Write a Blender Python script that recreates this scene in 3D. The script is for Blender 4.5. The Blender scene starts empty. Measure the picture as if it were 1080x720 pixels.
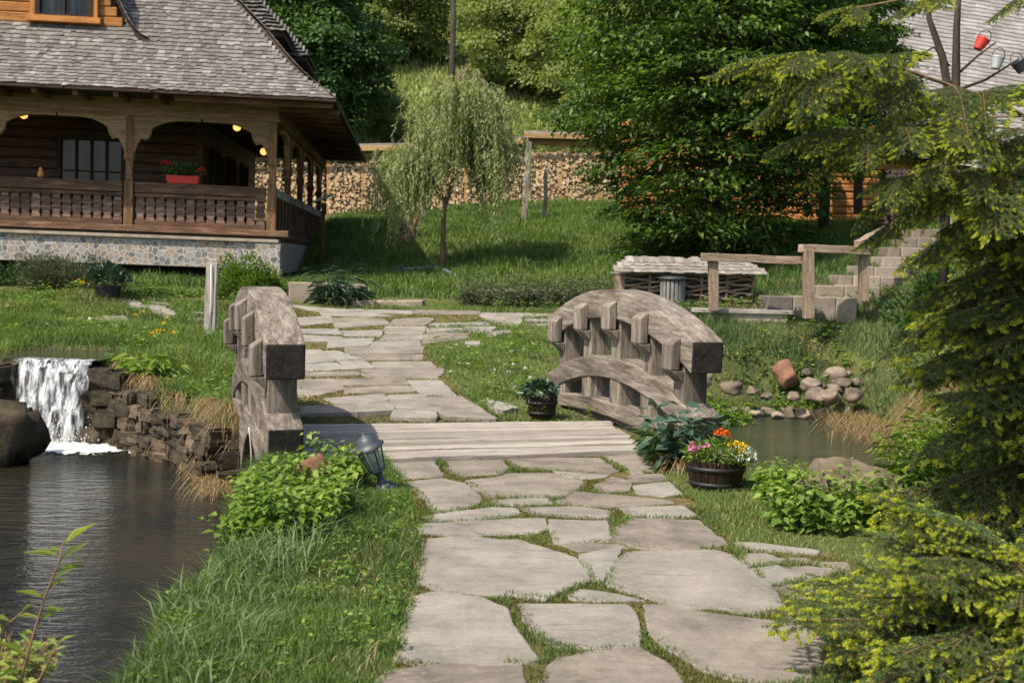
import bpy, math, random
import numpy as np
from mathutils import Vector, Matrix, noise as mnoise
R = math.radians
rng = np.random.default_rng(7)
random.seed(7)
SC = bpy.context.scene
COL = SC.collection
# ------------------------------------------------------------------ camera, world, sun, exposure
PITCH, ROLL, F, CAMZ, FH = R(4.05), R(1.0), 1200.0, 1.6, 275.0
cam_d = bpy.data.cameras.new('camera'); cam = bpy.data.objects.new('camera', cam_d); COL.objects.link(cam)
CAM_R = Matrix.Rotation(R(90)-PITCH, 3, 'X') @ Matrix.Rotation(ROLL, 3, 'Z')
cam.matrix_world = Matrix.Translation((0, 0, CAMZ)) @ CAM_R.to_4x4()
cam_d.sensor_width = 36; cam_d.lens = 36*F/1080; cam_d.clip_end = 1000; cam_d.clip_start = .05
cam_d.dof.use_dof = True; cam_d.dof.focus_distance = 9.0; cam_d.dof.aperture_fstop = 4.0
SC.camera = cam
SUN_EL, SUN_H = R(53), Vector((-.74, -.67, 0)).normalized()
SUN_V = (SUN_H*math.cos(SUN_EL) + Vector((0, 0, math.sin(SUN_EL)))).normalized()
world = bpy.data.worlds.new('World'); SC.world = world; world.use_nodes = True
wn = world.node_tree; bg = wn.nodes['Background']; sky = wn.nodes.new('ShaderNodeTexSky')
sky.sky_type = 'NISHITA'; sky.sun_disc = False; sky.sun_elevation = SUN_EL
sky.sun_rotation = math.atan2(SUN_H.x, SUN_H.y); sky.dust_density = 2.0; sky.air_density = 1.0
wn.links.new(sky.outputs[0], bg.inputs[0]); bg.inputs[1].default_value = .15
sl = bpy.data.lights.new('sun', 'SUN'); sl.energy = 4.6; sl.angle = R(.6); sl.color = (1, .895, .74)
sun = bpy.data.objects.new('sun', sl); COL.objects.link(sun); sun.rotation_euler = SUN_V.to_track_quat('Z', 'Y').to_euler()
SC.view_settings.view_transform = 'Standard'; SC.view_settings.look = 'None'
SC.view_settings.exposure = .50; SC.view_settings.gamma = 1
SC.cycles.max_bounces = 5; SC.cycles.diffuse_bounces = 2; SC.cycles.glossy_bounces = 2
SC.cycles.transmission_bounces = 3; SC.cycles.transparent_max_bounces = 8
SC.cycles.caustics_reflective = False; SC.cycles.caustics_refractive = False

# ------------------------------------------------------------------ pixel helpers (photo pixels -> points of the place)
def ray(px, py):
    # principal point so that the horizon passes y=275 at x=540
    return CAM_R @ Vector(((px-540)/F, -(py-360)/F, -1))
def P(px, py, d):
    r = ray(px, py); k = d/r.y
    return Vector((r.x*k, d, CAMZ+r.z*k))
def G(px, py, z=0.0):
    r = ray(px, py); k = (z-CAMZ)/r.z
    return Vector((r.x*k, r.y*k, z))

# ------------------------------------------------------------------ materials
MATS = {}
def nt_mat(name):
    m = bpy.data.materials.new(name); m.use_nodes = True
    nt = m.node_tree; b = nt.nodes['Principled BSDF']; MATS[name] = m
    return m, nt, b
def N(nt, t, **kw):
    n = nt.nodes.new(t)
    for k, v in kw.items():
        if k.startswith('i_'):
            key = k[2:]; key = int(key) if key.isdigit() else key
            n.inputs[key].default_value = v
        else: setattr(n, k, v)
    return n
def L(nt, a, b): nt.links.new(a, b)
def ramp(nt, fac, cols):
    r = nt.nodes.new('ShaderNodeValToRGB'); e = r.color_ramp.elements
    while len(e) < len(cols): e.new(.5)
    for i, (p, c) in enumerate(cols):
        e[i].position = p; e[i].color = (*c, 1) if len(c) == 3 else c
    L(nt, fac, r.inputs[0]); return r.outputs[0]
def mix(nt, fac, a, b, mode='MIX'):
    m = nt.nodes.new('ShaderNodeMix'); m.data_type = 'RGBA'; m.blend_type = mode
    for s, v in ((0, fac), (6, a), (7, b)):
        if hasattr(v, 'node'): L(nt, v, m.inputs[s])
        else: m.inputs[s].default_value = (*v, 1) if isinstance(v, tuple) and len(v) == 3 else v
    return m.outputs[2]
def coords(nt, kind='Object', scale=(1, 1, 1)):
    tc = nt.nodes.new('ShaderNodeTexCoord'); mp = nt.nodes.new('ShaderNodeMapping')
    mp.inputs['Scale'].default_value = scale; L(nt, tc.outputs[kind], mp.inputs[0]); return mp.outputs[0]
def noise(nt, vec, scale, detail=4, rough=.6, out=0):
    n = nt.nodes.new('ShaderNodeTexNoise'); n.inputs['Scale'].default_value = scale
    n.inputs['Detail'].default_value = detail; n.inputs['Roughness'].default_value = rough
    if vec is not None: L(nt, vec, n.inputs['Vector'])
    return n.outputs[out]
def bump(nt, b, h, strength=.3, dist=.01):
    bp = nt.nodes.new('ShaderNodeBump'); bp.inputs['Strength'].default_value = strength
    bp.inputs['Distance'].default_value = dist; L(nt, h, bp.inputs['Height']); L(nt, bp.outputs[0], b.inputs['Normal'])
def wood(name, c0, c1, c2, rough=.85, gs=(1.2, 14, 14), stain=.5, stainc=(.05, .04, .03), bs=.5, kind='Object', crack=.55):
    m, nt, b = nt_mat(name)
    oi = nt.nodes.new('ShaderNodeObjectInfo')
    v = coords(nt, kind, gs)
    va = N(nt, 'ShaderNodeVectorMath', operation='ADD'); L(nt, v, va.inputs[0])
    sc = N(nt, 'ShaderNodeMath', operation='MULTIPLY', i_1=37.0); L(nt, oi.outputs['Random'], sc.inputs[0]); L(nt, sc.outputs[0], va.inputs[1])
    g = noise(nt, va.outputs[0], 1.6, 8, .7)
    col = ramp(nt, g, [(.28, c0), (.5, c1), (.72, c2)])
    v2 = coords(nt, kind, (.55, 2.4, 2.4))
    s = noise(nt, v2, 2.6, 5, .65)
    f = ramp(nt, s, [(.45, (0, 0, 0)), (.68, (stain,)*3)])
    col = mix(nt, f, col, stainc)
    ck = noise(nt, coords(nt, kind, tuple(g_*1.7 for g_ in gs)), 1.0, 3, .5)
    col = mix(nt, ramp(nt, ck, [(.475, (0, 0, 0)), (.495, (crack,)*3), (.505, (crack,)*3), (.525, (0, 0, 0))]), col, tuple(x*.25 for x in c0))
    hv = N(nt, 'ShaderNodeMath', operation='MULTIPLY_ADD', i_1=.5, i_2=.75); L(nt, oi.outputs['Random'], hv.inputs[0])
    cc = nt.nodes.new('ShaderNodeCombineColor')
    for i in range(3): L(nt, hv.outputs[0], cc.inputs[i])
    col = mix(nt, 1.0, col, cc.outputs[0], 'MULTIPLY')
    L(nt, col, b.inputs['Base Color']); b.inputs['Roughness'].default_value = rough; b.inputs['Specular IOR Level'].default_value = .25
    bump(nt, b, g, bs, .008); return m
def plain(name, c, rough=.6, metal=0, var=.25, scale=12, bs=.15):
    m, nt, b = nt_mat(name)
    n = noise(nt, coords(nt), scale, 4)
    a = tuple(x*(1-var) for x in c); d = tuple(min(1, x*(1+var)) for x in c)
    L(nt, ramp(nt, n, [(.3, a), (.7, d)]), b.inputs['Base Color'])
    b.inputs['Roughness'].default_value = rough; b.inputs['Metallic'].default_value = metal
    bump(nt, b, n, bs, .01); return m
def leafm(name, dark, midc, light, trans=.35, rough=.55, spec=.3, yscale=None):
    m, nt, b = nt_mat(name)
    at = N(nt, 'ShaderNodeAttribute', attribute_name='tint')
    col = ramp(nt, at.outputs['Fac'], [(0, dark), (.5, midc), (1, light)])
    L(nt, col, b.inputs['Base Color']); b.inputs['Roughness'].default_value = rough; b.inputs['Specular IOR Level'].default_value = spec
    tr = nt.nodes.new('ShaderNodeBsdfTranslucent'); tc = mix(nt, 1.0, col, (1.0, 1.05, .45), 'MULTIPLY'); L(nt, tc, tr.inputs[0])
    ms = nt.nodes.new('ShaderNodeMixShader'); ms.inputs[0].default_value = trans
    L(nt, b.outputs[0], ms.inputs[1]); L(nt, tr.outputs[0], ms.inputs[2]); L(nt, ms.outputs[0], nt.nodes['Material Output'].inputs[0])
    return m
bridge_wood = wood('bridge_wood', (.08, .064, .05), (.205, .172, .137), (.36, .315, .26), stain=.85, stainc=(.05, .038, .028), bs=.8)
end_wood = wood('end_wood', (.01, .009, .008), (.024, .02, .017), (.06, .05, .04), stain=.6)
plank_wood = wood('plank_wood', (.17, .145, .12), (.32, .285, .24), (.47, .43, .37), stain=.4, gs=(.8, 16, 16), bs=.8, stainc=(.2, .17, .13))
grey_wood = wood('grey_wood', (.17, .15, .125), (.33, .30, .26), (.48, .45, .40), stain=.4)
rail_wood = wood('rail_wood', (.16, .11, .07), (.33, .24, .165), (.46, .37, .28), stain=.4)
house_wood = wood('house_wood', (.06, .034, .02), (.17, .09, .05), (.34, .22, .14), stain=.6, stainc=(.04, .025, .018))
baluster_wood = wood('baluster_wood', (.06, .032, .02), (.17, .095, .065), (.42, .33, .27), stain=.5, stainc=(.025, .016, .012))
arch_wood = wood('arch_wood', (.17, .10, .05), (.30, .19, .10), (.42, .29, .17), stain=.3)
log_wall = wood('log_wall', (.05, .03, .018), (.095, .058, .034), (.15, .095, .055), stain=.5)
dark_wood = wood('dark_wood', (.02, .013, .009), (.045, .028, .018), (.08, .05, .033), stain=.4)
orange_wood = wood('orange_wood', (.24, .09, .025), (.46, .20, .06), (.60, .30, .11), stain=.35, stainc=(.18, .07, .02))
shed_wood = wood('shed_wood', (.30, .17, .07), (.48, .29, .13), (.62, .42, .22), stain=.2)
barrel_wood = wood('barrel_wood', (.008, .005, .004), (.02, .012, .008), (.05, .03, .02), gs=(14, 14, 1.2), stain=.3, rough=.5)
wicker_wood = wood('wicker_wood', (.12, .085, .055), (.26, .19, .13), (.38, .30, .22), stain=.3)
bark = wood('bark', (.025, .02, .014), (.06, .047, .034), (.11, .09, .07), gs=(9, 9, 1.5), stain=.3)
twig_bark = plain('twig_bark', (.17, .095, .045), .8)
willow_bark = wood('willow_bark', (.09, .06, .035), (.18, .125, .075), (.28, .20, .13), gs=(9, 9, 1.5), stain=.2)
def shake_mat(name, cols):
    m, nt, b = nt_mat(name)
    at = N(nt, 'ShaderNodeAttribute', attribute_name='tint')
    c = ramp(nt, at.outputs['Fac'], cols)
    n = noise(nt, coords(nt, 'Object', (1, 1, 1)), 1.1, 5, .65)
    c = mix(nt, ramp(nt, n, [(.42, (0, 0, 0)), (.66, (.4, .4, .4))]), c, (.11, .095, .08))
    n2 = noise(nt, coords(nt, 'Object', (11, 3, 3)), 1.0, 3, .6)
    c = mix(nt, .35, c, ramp(nt, n2, [(.3, (.5, .5, .5)), (.7, (1, 1, 1))]), 'MULTIPLY')
    L(nt, c, b.inputs['Base Color']); b.inputs['Roughness'].default_value = .9
    bump(nt, b, n2, .15, .005); return m
shake = shake_mat('shake', [(0, (.075, .066, .058)), (.5, (.165, .15, .135)), (1, (.31, .29, .265))])
slate_shake = shake_mat('slate_shake', [(0, (.21, .195, .185)), (.5, (.29, .27, .26)), (1, (.37, .35, .335))])
pale_shake = shake_mat('pale_shake', [(0, (.15, .125, .10)), (.5, (.27, .24, .20)), (1, (.40, .36, .31))])

def stone_mat(name, cols, vs=2.2, bs=.5, speck=.5, moss=0.0):
    m, nt, b = nt_mat(name)
    oi = nt.nodes.new('ShaderNodeObjectInfo')
    at = N(nt, 'ShaderNodeAttribute', attribute_name='tint')
    v = coords(nt)
    n = noise(nt, v, vs, 7, .68); n2 = noise(nt, v, vs*11, 6, .75)
    ad = N(nt, 'ShaderNodeMath', operation='MULTIPLY_ADD', i_1=.35, i_2=-.1); L(nt, n2, ad.inputs[0])
    a2 = N(nt, 'ShaderNodeMath', operation='ADD'); L(nt, n, a2.inputs[0]); L(nt, ad.outputs[0], a2.inputs[1])
    a3 = N(nt, 'ShaderNodeMath', operation='MULTIPLY_ADD', i_1=.30, i_2=-.16); L(nt, at.outputs['Fac'], a3.inputs[0])
    a4 = N(nt, 'ShaderNodeMath', operation='ADD'); L(nt, a2.outputs[0], a4.inputs[0]); L(nt, a3.outputs[0], a4.inputs[1])
    a5 = N(nt, 'ShaderNodeMath', operation='MULTIPLY_ADD', i_1=.2, i_2=-.1); L(nt, oi.outputs['Random'], a5.inputs[0])
    a6 = N(nt, 'ShaderNodeMath', operation='ADD'); L(nt, a4.outputs[0], a6.inputs[0]); L(nt, a5.outputs[0], a6.inputs[1])
    c = ramp(nt, a6.outputs[0], cols)
    # bedding streaks, stains and pale lichen specks that belong to the stone
    st = noise(nt, coords(nt, 'Object', (1.2, 9, 9)), 2.2, 6, .7)
    c = mix(nt, ramp(nt, st, [(.56, (0, 0, 0)), (.70, (.5, .5, .5))]), c, tuple(x*.5 for x in cols[1][1]))
    sn = noise(nt, v, 1.1, 4, .7)
    c = mix(nt, ramp(nt, sn, [(.55, (0, 0, 0)), (.75, (.45, .45, .45))]), c, tuple(x*.62 for x in cols[1][1]))
    lv = noise(nt, v, 26, 3, .6)
    c = mix(nt, ramp(nt, lv, [(.66, (0, 0, 0)), (.72, (.4, .4, .4))]), c, tuple(min(1, x*1.25) for x in cols[-1][1]))
    c = mix(nt, 1.0, c, ramp(nt, at.outputs['Fac'], [(0, (1.0, .94, .87)), (.5, (.97, .96, .94)), (1, (.84, .88, .90))]), 'MULTIPLY')
    if moss:
        mv = noise(nt, v, vs*2.3, 5, .7)
        c = mix(nt, ramp(nt, mv, [(.52, (0, 0, 0)), (.66, (moss,)*3)]), c, (.06, .075, .02))
    L(nt, c, b.inputs['Base Color']); b.inputs['Roughness'].default_value = .88; b.inputs['Specular IOR Level'].default_value = .25
    h = N(nt, 'ShaderNodeMath', operation='MULTIPLY_ADD', i_1=.4); L(nt, n2, h.inputs[0]); L(nt, n, h.inputs[2])
    bump(nt, b, h.outputs[0], bs, .02); return m
flag_m = stone_mat('flag_m', [(.18, (.07, .062, .051)), (.40, (.155, .139, .116)), (.56, (.23, .208, .175)), (.85, (.35, .312, .26))], 2.6, .9)
rock_m = stone_mat('rock_m', [(.25, (.07, .058, .043)), (.5, (.24, .20, .16)), (.8, (.42, .37, .31))], 3, .8)
redrock_m = stone_mat('redrock_m', [(.25, (.13, .07, .045)), (.5, (.28, .16, .10)), (.8, (.38, .25, .17))], 3, .8)
darkrock_m = stone_mat('darkrock_m', [(.25, (.018, .015, .011)), (.5, (.06, .048, .034)), (.8, (.18, .145, .105))], 3.2, 1.0, moss=.5)
brownrock_m = stone_mat('brownrock_m', [(.25, (.05, .038, .026)), (.5, (.13, .10, .07)), (.8, (.25, .20, .15))], 3, .9)
mossrock_m = stone_mat('mossrock_m', [(.25, (.13, .11, .08)), (.5, (.26, .22, .17)), (.8, (.40, .35, .28))], 3, .8, moss=.6)
concrete_m = stone_mat('concrete_m', [(.25, (.22, .19, .15)), (.5, (.36, .32, .26)), (.8, (.48, .43, .36))], 3, .4)
steptan_m = stone_mat('steptan_m', [(.2, (.13, .115, .095)), (.5, (.27, .24, .20)), (.8, (.39, .35, .30))], 3, .5)
stepdark_m = stone_mat('stepdark_m', [(.2, (.07, .065, .06)), (.5, (.15, .14, .13)), (.8, (.24, .22, .20))], 3, .5)
step_m = stone_mat('step_m', [(.2, (.16, .15, .14)), (.5, (.33, .29, .25)), (.8, (.48, .43, .37))], 3, .5)
# rubble facing
m, nt, b = nt_mat('rubble_m')
v = coords(nt)
nd = noise(nt, v, 3, 3); vv = mix(nt, .06, v, noise(nt, v, 4, 3, .5, 1), 'ADD')
v1 = N(nt, 'ShaderNodeTexVoronoi', i_Scale=8.5); L(nt, vv, v1.inputs['Vector'])
v2 = N(nt, 'ShaderNodeTexVoronoi', feature='DISTANCE_TO_EDGE', i_Scale=8.5); L(nt, vv, v2.inputs['Vector'])
bw = nt.nodes.new('ShaderNodeSeparateColor'); L(nt, v1.outputs['Color'], bw.inputs[0])
c = ramp(nt, bw.outputs[0], [(.15, (.09, .085, .085)), (.35, (.20, .195, .19)), (.5, (.27, .21, .15)), (.65, (.33, .22, .12)), (.8, (.15, .12, .10)), (.95, (.28, .26, .24))])
c = mix(nt, ramp(nt, noise(nt, v, 22, 5), [(.3, (0, 0, 0)), (.8, (.35, .35, .35))]), c, (.4, .37, .33))
e = ramp(nt, v2.outputs['Distance'], [(.035, (1, 1, 1)), (.075, (0, 0, 0))])
c = mix(nt, e, c, (.45, .43, .39)); L(nt, c, b.inputs['Base Color']); b.inputs['Roughness'].default_value = .85
bump(nt, b, e, -.5, .02)
rubble_m = m
# ground
m, nt, b = nt_mat('ground_m')
v = coords(nt)
at = N(nt, 'ShaderNodeAttribute', attribute_name='mask')
sp = nt.nodes.new('ShaderNodeSeparateColor'); L(nt, at.outputs['Color'], sp.inputs[0])
n1 = noise(nt, v, 1.1, 6, .65); n2 = noise(nt, v, 18, 6, .75)
gr = ramp(nt, n1, [(.3, (.05, .075, .02)), (.55, (.10, .125, .035)), (.75, (.20, .18, .08))])
so = ramp(nt, n2, [(.3, (.05, .04, .025)), (.6, (.14, .11, .07)), (.8, (.24, .20, .13))])
pj = ramp(nt, noise(nt, v, 7, 6, .7), [(.3, (.06, .06, .018)), (.5, (.13, .115, .04)), (.62, (.22, .16, .085)), (.8, (.30, .24, .15))])
c = mix(nt, ramp(nt, n2, [(.4, (0, 0, 0)), (.7, (.6, .6, .6))]), gr, so)
c = mix(nt, sp.outputs[0], c, pj); c = mix(nt, sp.outputs[1], c, so)
L(nt, c, b.inputs['Base Color']); b.inputs['Roughness'].default_value = .95; b.inputs['Specular IOR Level'].default_value = .1
bump(nt, b, n2, .8, .03)
ground_m = m
# water
def water_mat(name, c0, c1, sc1, sc2, st):
    m, nt, b = nt_mat(name)
    v = coords(nt, 'Object', (1, 1.0, 1))
    c = ramp(nt, noise(nt, v, .8, 4, .6), [(.35, c0), (.7, c1)])
    L(nt, c, b.inputs['Base Color']); b.inputs['Roughness'].default_value = .06; b.inputs['IOR'].default_value = 1.33
    b.inputs['Specular IOR Level'].default_value = .65
    v3 = coords(nt, 'Object', (.55, 1.6, 1))
    a = noise(nt, v3, sc1, 4, .6); d = noise(nt, v3, sc2, 3, .5)
    h = N(nt, 'ShaderNodeMath', operation='MULTIPLY_ADD', i_1=.35); L(nt, d, h.inputs[0]); L(nt, a, h.inputs[2])
    bump(nt, b, h.outputs[0], st, .05); return m
water_l = water_mat('water_l', (.010, .012, .009), (.030, .026, .014), 5.5, 19, 1.0)
water_r = water_mat('water_r', (.03, .04, .022), (.06, .065, .035), 4.5, 16, .45)
m, nt, b = nt_mat('fall_m')
v = coords(nt, 'Object', (9, 9, 1.1)); n = noise(nt, v, 1.6, 6, .7)
L(nt, ramp(nt, n, [(.40, (.06, .065, .06)), (.50, (.32, .34, .35)), (.62, (.8, .82, .84))]), b.inputs['Base Color'])
b.inputs['Roughness'].default_value = .2
bump(nt, b, n, .8, .06)
fm_ = N(nt, 'ShaderNodeMath', operation='MULTIPLY'); fe_ = N(nt, 'ShaderNodeAttribute', attribute_name='tint').outputs['Fac']
tb = nt.nodes.new('ShaderNodeBsdfTransparent'); ms = nt.nodes.new('ShaderNodeMixShader')
L(nt, ramp(nt, n, [(.36, (.12, .12, .12)), (.52, (.95, .95, .95))]), fm_.inputs[0]); L(nt, fe_, fm_.inputs[1]); L(nt, fm_.outputs[0], ms.inputs[0]); L(nt, tb.outputs[0], ms.inputs[1]); L(nt, b.outputs[0], ms.inputs[2]); L(nt, ms.outputs[0], nt.nodes['Material Output'].inputs[0])
fall_m = m
m, nt, b = nt_mat('foam_m')
at = N(nt, 'ShaderNodeAttribute', attribute_name='tint'); v = coords(nt, 'Object', (1, 1, 1)); n = noise(nt, v, 9, 7, .75)
ad = N(nt, 'ShaderNodeMath', operation='ADD'); L(nt, n, ad.inputs[0]); L(nt, at.outputs['Fac'], ad.inputs[1])
b.inputs['Base Color'].default_value = (.62, .66, .66, 1); b.inputs['Roughness'].default_value = .4
tb = nt.nodes.new('ShaderNodeBsdfTransparent'); ms = nt.nodes.new('ShaderNodeMixShader')
L(nt, ramp(nt, ad.outputs[0], [(.98, (0, 0, 0)), (1.5, (1, 1, 1))]), ms.inputs[0]); L(nt, tb.outputs[0], ms.inputs[1]); L(nt, b.outputs[0], ms.inputs[2]); L(nt, ms.outputs[0], nt.nodes['Material Output'].inputs[0])
foam_m = m
# split log ends
def log_mat(name, c0, c1, c2):
    m, nt, b = nt_mat(name); oi = nt.nodes.new('ShaderNodeObjectInfo')
    at = N(nt, 'ShaderNodeAttribute', attribute_name='tint')
    a = N(nt, 'ShaderNodeMath', operation='MULTIPLY_ADD', i_1=.6); L(nt, oi.outputs['Random'], a.inputs[0]); L(nt, at.outputs['Fac'], a.inputs[2])
    c = ramp(nt, a.outputs[0], [(.1, c0), (.5, c1), (1, c2)])
    n = noise(nt, coords(nt), 14, 4, .7)
    c = mix(nt, .7, c, ramp(nt, n, [(.3, (.55, .5, .45)), (.65, (1, 1, 1))]), 'MULTIPLY')
    L(nt, c, b.inputs['Base Color']); b.inputs['Roughness'].default_value = .85; bump(nt, b, n, .5, .01); return m
log_m = log_mat('log_m', (.40, .26, .13), (.68, .49, .29), (.9, .76, .55))
pinklog_m = log_mat('pinklog_m', (.25, .15, .10), (.46, .29, .20), (.6, .44, .34))
iron_m = plain('iron_m', (.014, .014, .014), .55, .2)
greymetal_m = plain('greymetal_m', (.05, .06, .07), .5, .1, .25)
bin_m = plain('bin_m', (.20, .19, .18), .6, .1)
bindark_m = plain('bindark_m', (.04, .045, .05), .5, .2)
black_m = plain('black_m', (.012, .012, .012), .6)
red_m = plain('red_m', (.5, .03, .02), .5, 0, .1)
white_m = plain('white_m', (.7, .68, .62), .6, 0, .1)
hose_m = plain('hose_m', (.16, .22, .26), .45, 0, .1)
orange_m = plain('orange_m', (.55, .22, .05), .6, 0, .1)
tin_m = plain('tin_m', (.42, .43, .44), .5, .3)
rope_m = plain('rope_m', (.5, .47, .42), .8)
m, nt, b = nt_mat('glass_m'); b.inputs['Base Color'].default_value = (.85, .88, .85, 1); b.inputs['Roughness'].default_value = .05; b.inputs['Transmission Weight'].default_value = .0
tb = nt.nodes.new('ShaderNodeBsdfTransparent'); tb.inputs[0].default_value = (.8, .84, .8, 1); ms = nt.nodes.new('ShaderNodeMixShader'); ms.inputs[0].default_value = .22
L(nt, tb.outputs[0], ms.inputs[1]); L(nt, b.outputs[0], ms.inputs[2]); L(nt, ms.outputs[0], nt.nodes['Material Output'].inputs[0]); glass_m = m
m, nt, b = nt_mat('pane_m'); b.inputs['Base Color'].default_value = (.02, .025, .028, 1); b.inputs['Roughness'].default_value = .12; b.inputs['Specular IOR Level'].default_value = .35; pane_m = m
L(nt, ramp(nt, noise(nt, coords(nt, 'Object', (5, 1, .3)), 2, 3), [(.45, (.008, .009, .010)), (.65, (.035, .038, .035))]), b.inputs['Base Color'])
m, nt, b = nt_mat('lamp_m'); b.inputs['Base Color'].default_value = (.6, .35, .12, 1); b.inputs['Emission Color'].default_value = (1, .42, .10, 1); b.inputs['Emission Strength'].default_value = 1.5; lamp_m = m
def flower(name, c): return leafm(name, tuple(x*.6 for x in c), c, tuple(min(1, x*1.3) for x in c), .25)
fl_red = flower('fl_red', (.6, .02, .02)); fl_yel = flower('fl_yel', (.75, .5, .02)); fl_org = flower('fl_org', (.75, .16, .01))
fl_pink = flower('fl_pink', (.55, .18, .32)); fl_white = flower('fl_white', (.7, .7, .66))
grass_m = leafm('grass_m', (.048, .105, .022), (.12, .215, .042), (.29, .34, .11), .45)
grassb_m = leafm('grassb_m', (.045, .09, .03), (.11, .18, .06), (.23, .29, .12), .42)
moss_m = leafm('moss_m', (.05, .06, .012), (.12, .13, .025), (.25, .22, .06), .3)
straw_m = leafm('straw_m', (.13, .085, .038), (.29, .20, .10), (.46, .36, .21), .3)
beech_m = leafm('beech_m', (.025, .06, .012), (.075, .15, .022), (.22, .32, .055), .42, .45, .4)
maple_m = leafm('maple_m', (.03, .075, .02), (.075, .155, .042), (.15, .25, .075), .38)
hill_m = leafm('hill_m', (.12, .17, .045), (.24, .30, .085), (.38, .42, .16), .4)
hilld_m = leafm('hilld_m', (.03, .07, .016), (.075, .14, .03), (.15, .22, .055), .35)
willow_m = leafm('willow_m', (.19, .25, .09), (.35, .41, .17), (.52, .56, .27), .5)
sprig_m = leafm('sprig_m', (.12, .18, .03), (.25, .32, .06), (.42, .46, .12), .45)
herb_m = leafm('herb_m', (.05, .11, .016), (.13, .23, .035), (.27, .36, .07), .42)
herbd_m = leafm('herbd_m', (.02, .055, .012), (.05, .11, .022), (.11, .18, .045), .35)
hosta_m = leafm('hosta_m', (.02, .05, .025), (.04, .085, .05), (.09, .14, .09), .2, .35, .5)
juniper_m = leafm('juniper_m', (.045, .06, .03), (.10, .12, .06), (.17, .18, .10), .2)
needle_m = leafm('needle_m', (.042, .08, .026), (.095, .16, .046), (.18, .25, .07), .3, .45, .3)
bud_m = leafm('bud_m', (.30, .36, .03), (.52, .56, .055), (.72, .70, .12), .45, .5)

# ------------------------------------------------------------------ object helpers
def WM(o):
    m = o.matrix_basis.copy()
    if o.parent: m = WM(o.parent) @ o.matrix_parent_inverse @ m
    return m
def setp(o, parent):
    if parent is not None:
        o.parent = parent; o.matrix_parent_inverse = WM(parent).inverted()
def link(name, me, mat, parent=None, M=None, smooth=False):
    o = bpy.data.objects.new(name, me); COL.objects.link(o)
    if mat is not None and not me.materials: me.materials.append(mat)
    if M is not None: o.matrix_basis = M
    if smooth: me.shade_smooth()
    setp(o, parent); return o
def mesh(name, v, f, mat, parent=None, M=None, smooth=False, tint=None):
    me = bpy.data.meshes.new(name); me.from_pydata([tuple(x) for x in v], [], f); me.update()
    if tint is not None:
        a = me.attributes.new('tint', 'FLOAT', 'POINT'); a.data.foreach_set('value', np.asarray(tint, np.float32))
    return link(name, me, mat, parent, M, smooth)
def npmesh(name, v, faces, mat, parent=None, M=None, tint=None, smooth=False):
    """v (n,3) array, faces: list of int arrays (m,k)"""
    me = bpy.data.meshes.new(name)
    v = np.asarray(v, np.float32); me.vertices.add(len(v)); me.vertices.foreach_set('co', v.ravel())
    ls = []; st = []; tot = []; c = 0
    for f in faces:
        f = np.asarray(f, np.int32); k = f.shape[1]
        ls.append(f.ravel()); st.append(c+np.arange(len(f))*k); tot.append(np.full(len(f), k)); c += f.size
    ls = np.concatenate(ls); st = np.concatenate(st).astype(np.int32); tot = np.concatenate(tot).astype(np.int32)
    me.loops.add(len(ls)); me.loops.foreach_set('vertex_index', ls)
    me.polygons.add(len(st)); me.polygons.foreach_set('loop_start', st); me.polygons.foreach_set('loop_total', tot)
    me.update(calc_edges=True)
    if tint is not None:
        a = me.attributes.new('tint', 'FLOAT', 'POINT'); a.data.foreach_set('value', np.asarray(tint, np.float32))
    return link(name, me, mat, parent, M, smooth)
def thing(name, label, cat, loc=(0, 0, 0), group=None, rz=0):
    o = bpy.data.objects.new(name, None); COL.objects.link(o); o.empty_display_size = .1
    o.matrix_basis = Matrix.Translation(loc) @ Matrix.Rotation(rz, 4, 'Z'); tag(o, label, cat, group); return o
def tag(o, label, cat, group=None):
    o['label'] = label; o['category'] = cat
    if group: o['group'] = group
    return o
def struct(o): o['kind'] = 'structure'; return o
def stuff(o, label, cat): o['kind'] = 'stuff'; o['label'] = label; o['category'] = cat; return o
def copy_tree(o, parent=None, M=None):
    c = o.copy(); COL.objects.link(c)
    if parent is not None: pi_ = o.matrix_parent_inverse.copy(); c.parent = parent; c.matrix_parent_inverse = pi_
    if M is not None: c.matrix_basis = M
    for ch in [x for x in bpy.data.objects if x.parent == o]: copy_tree(ch, c)
    return c
def bevel(o, w=.008, seg=2):
    m = o.modifiers.new('bevel', 'BEVEL'); m.width = w; m.segments = seg; m.limit_method = 'ANGLE'; return o
BOXF = [(0, 1, 3, 2), (4, 6, 7, 5), (0, 4, 5, 1), (2, 3, 7, 6), (0, 2, 6, 4), (1, 5, 7, 3)]
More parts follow.
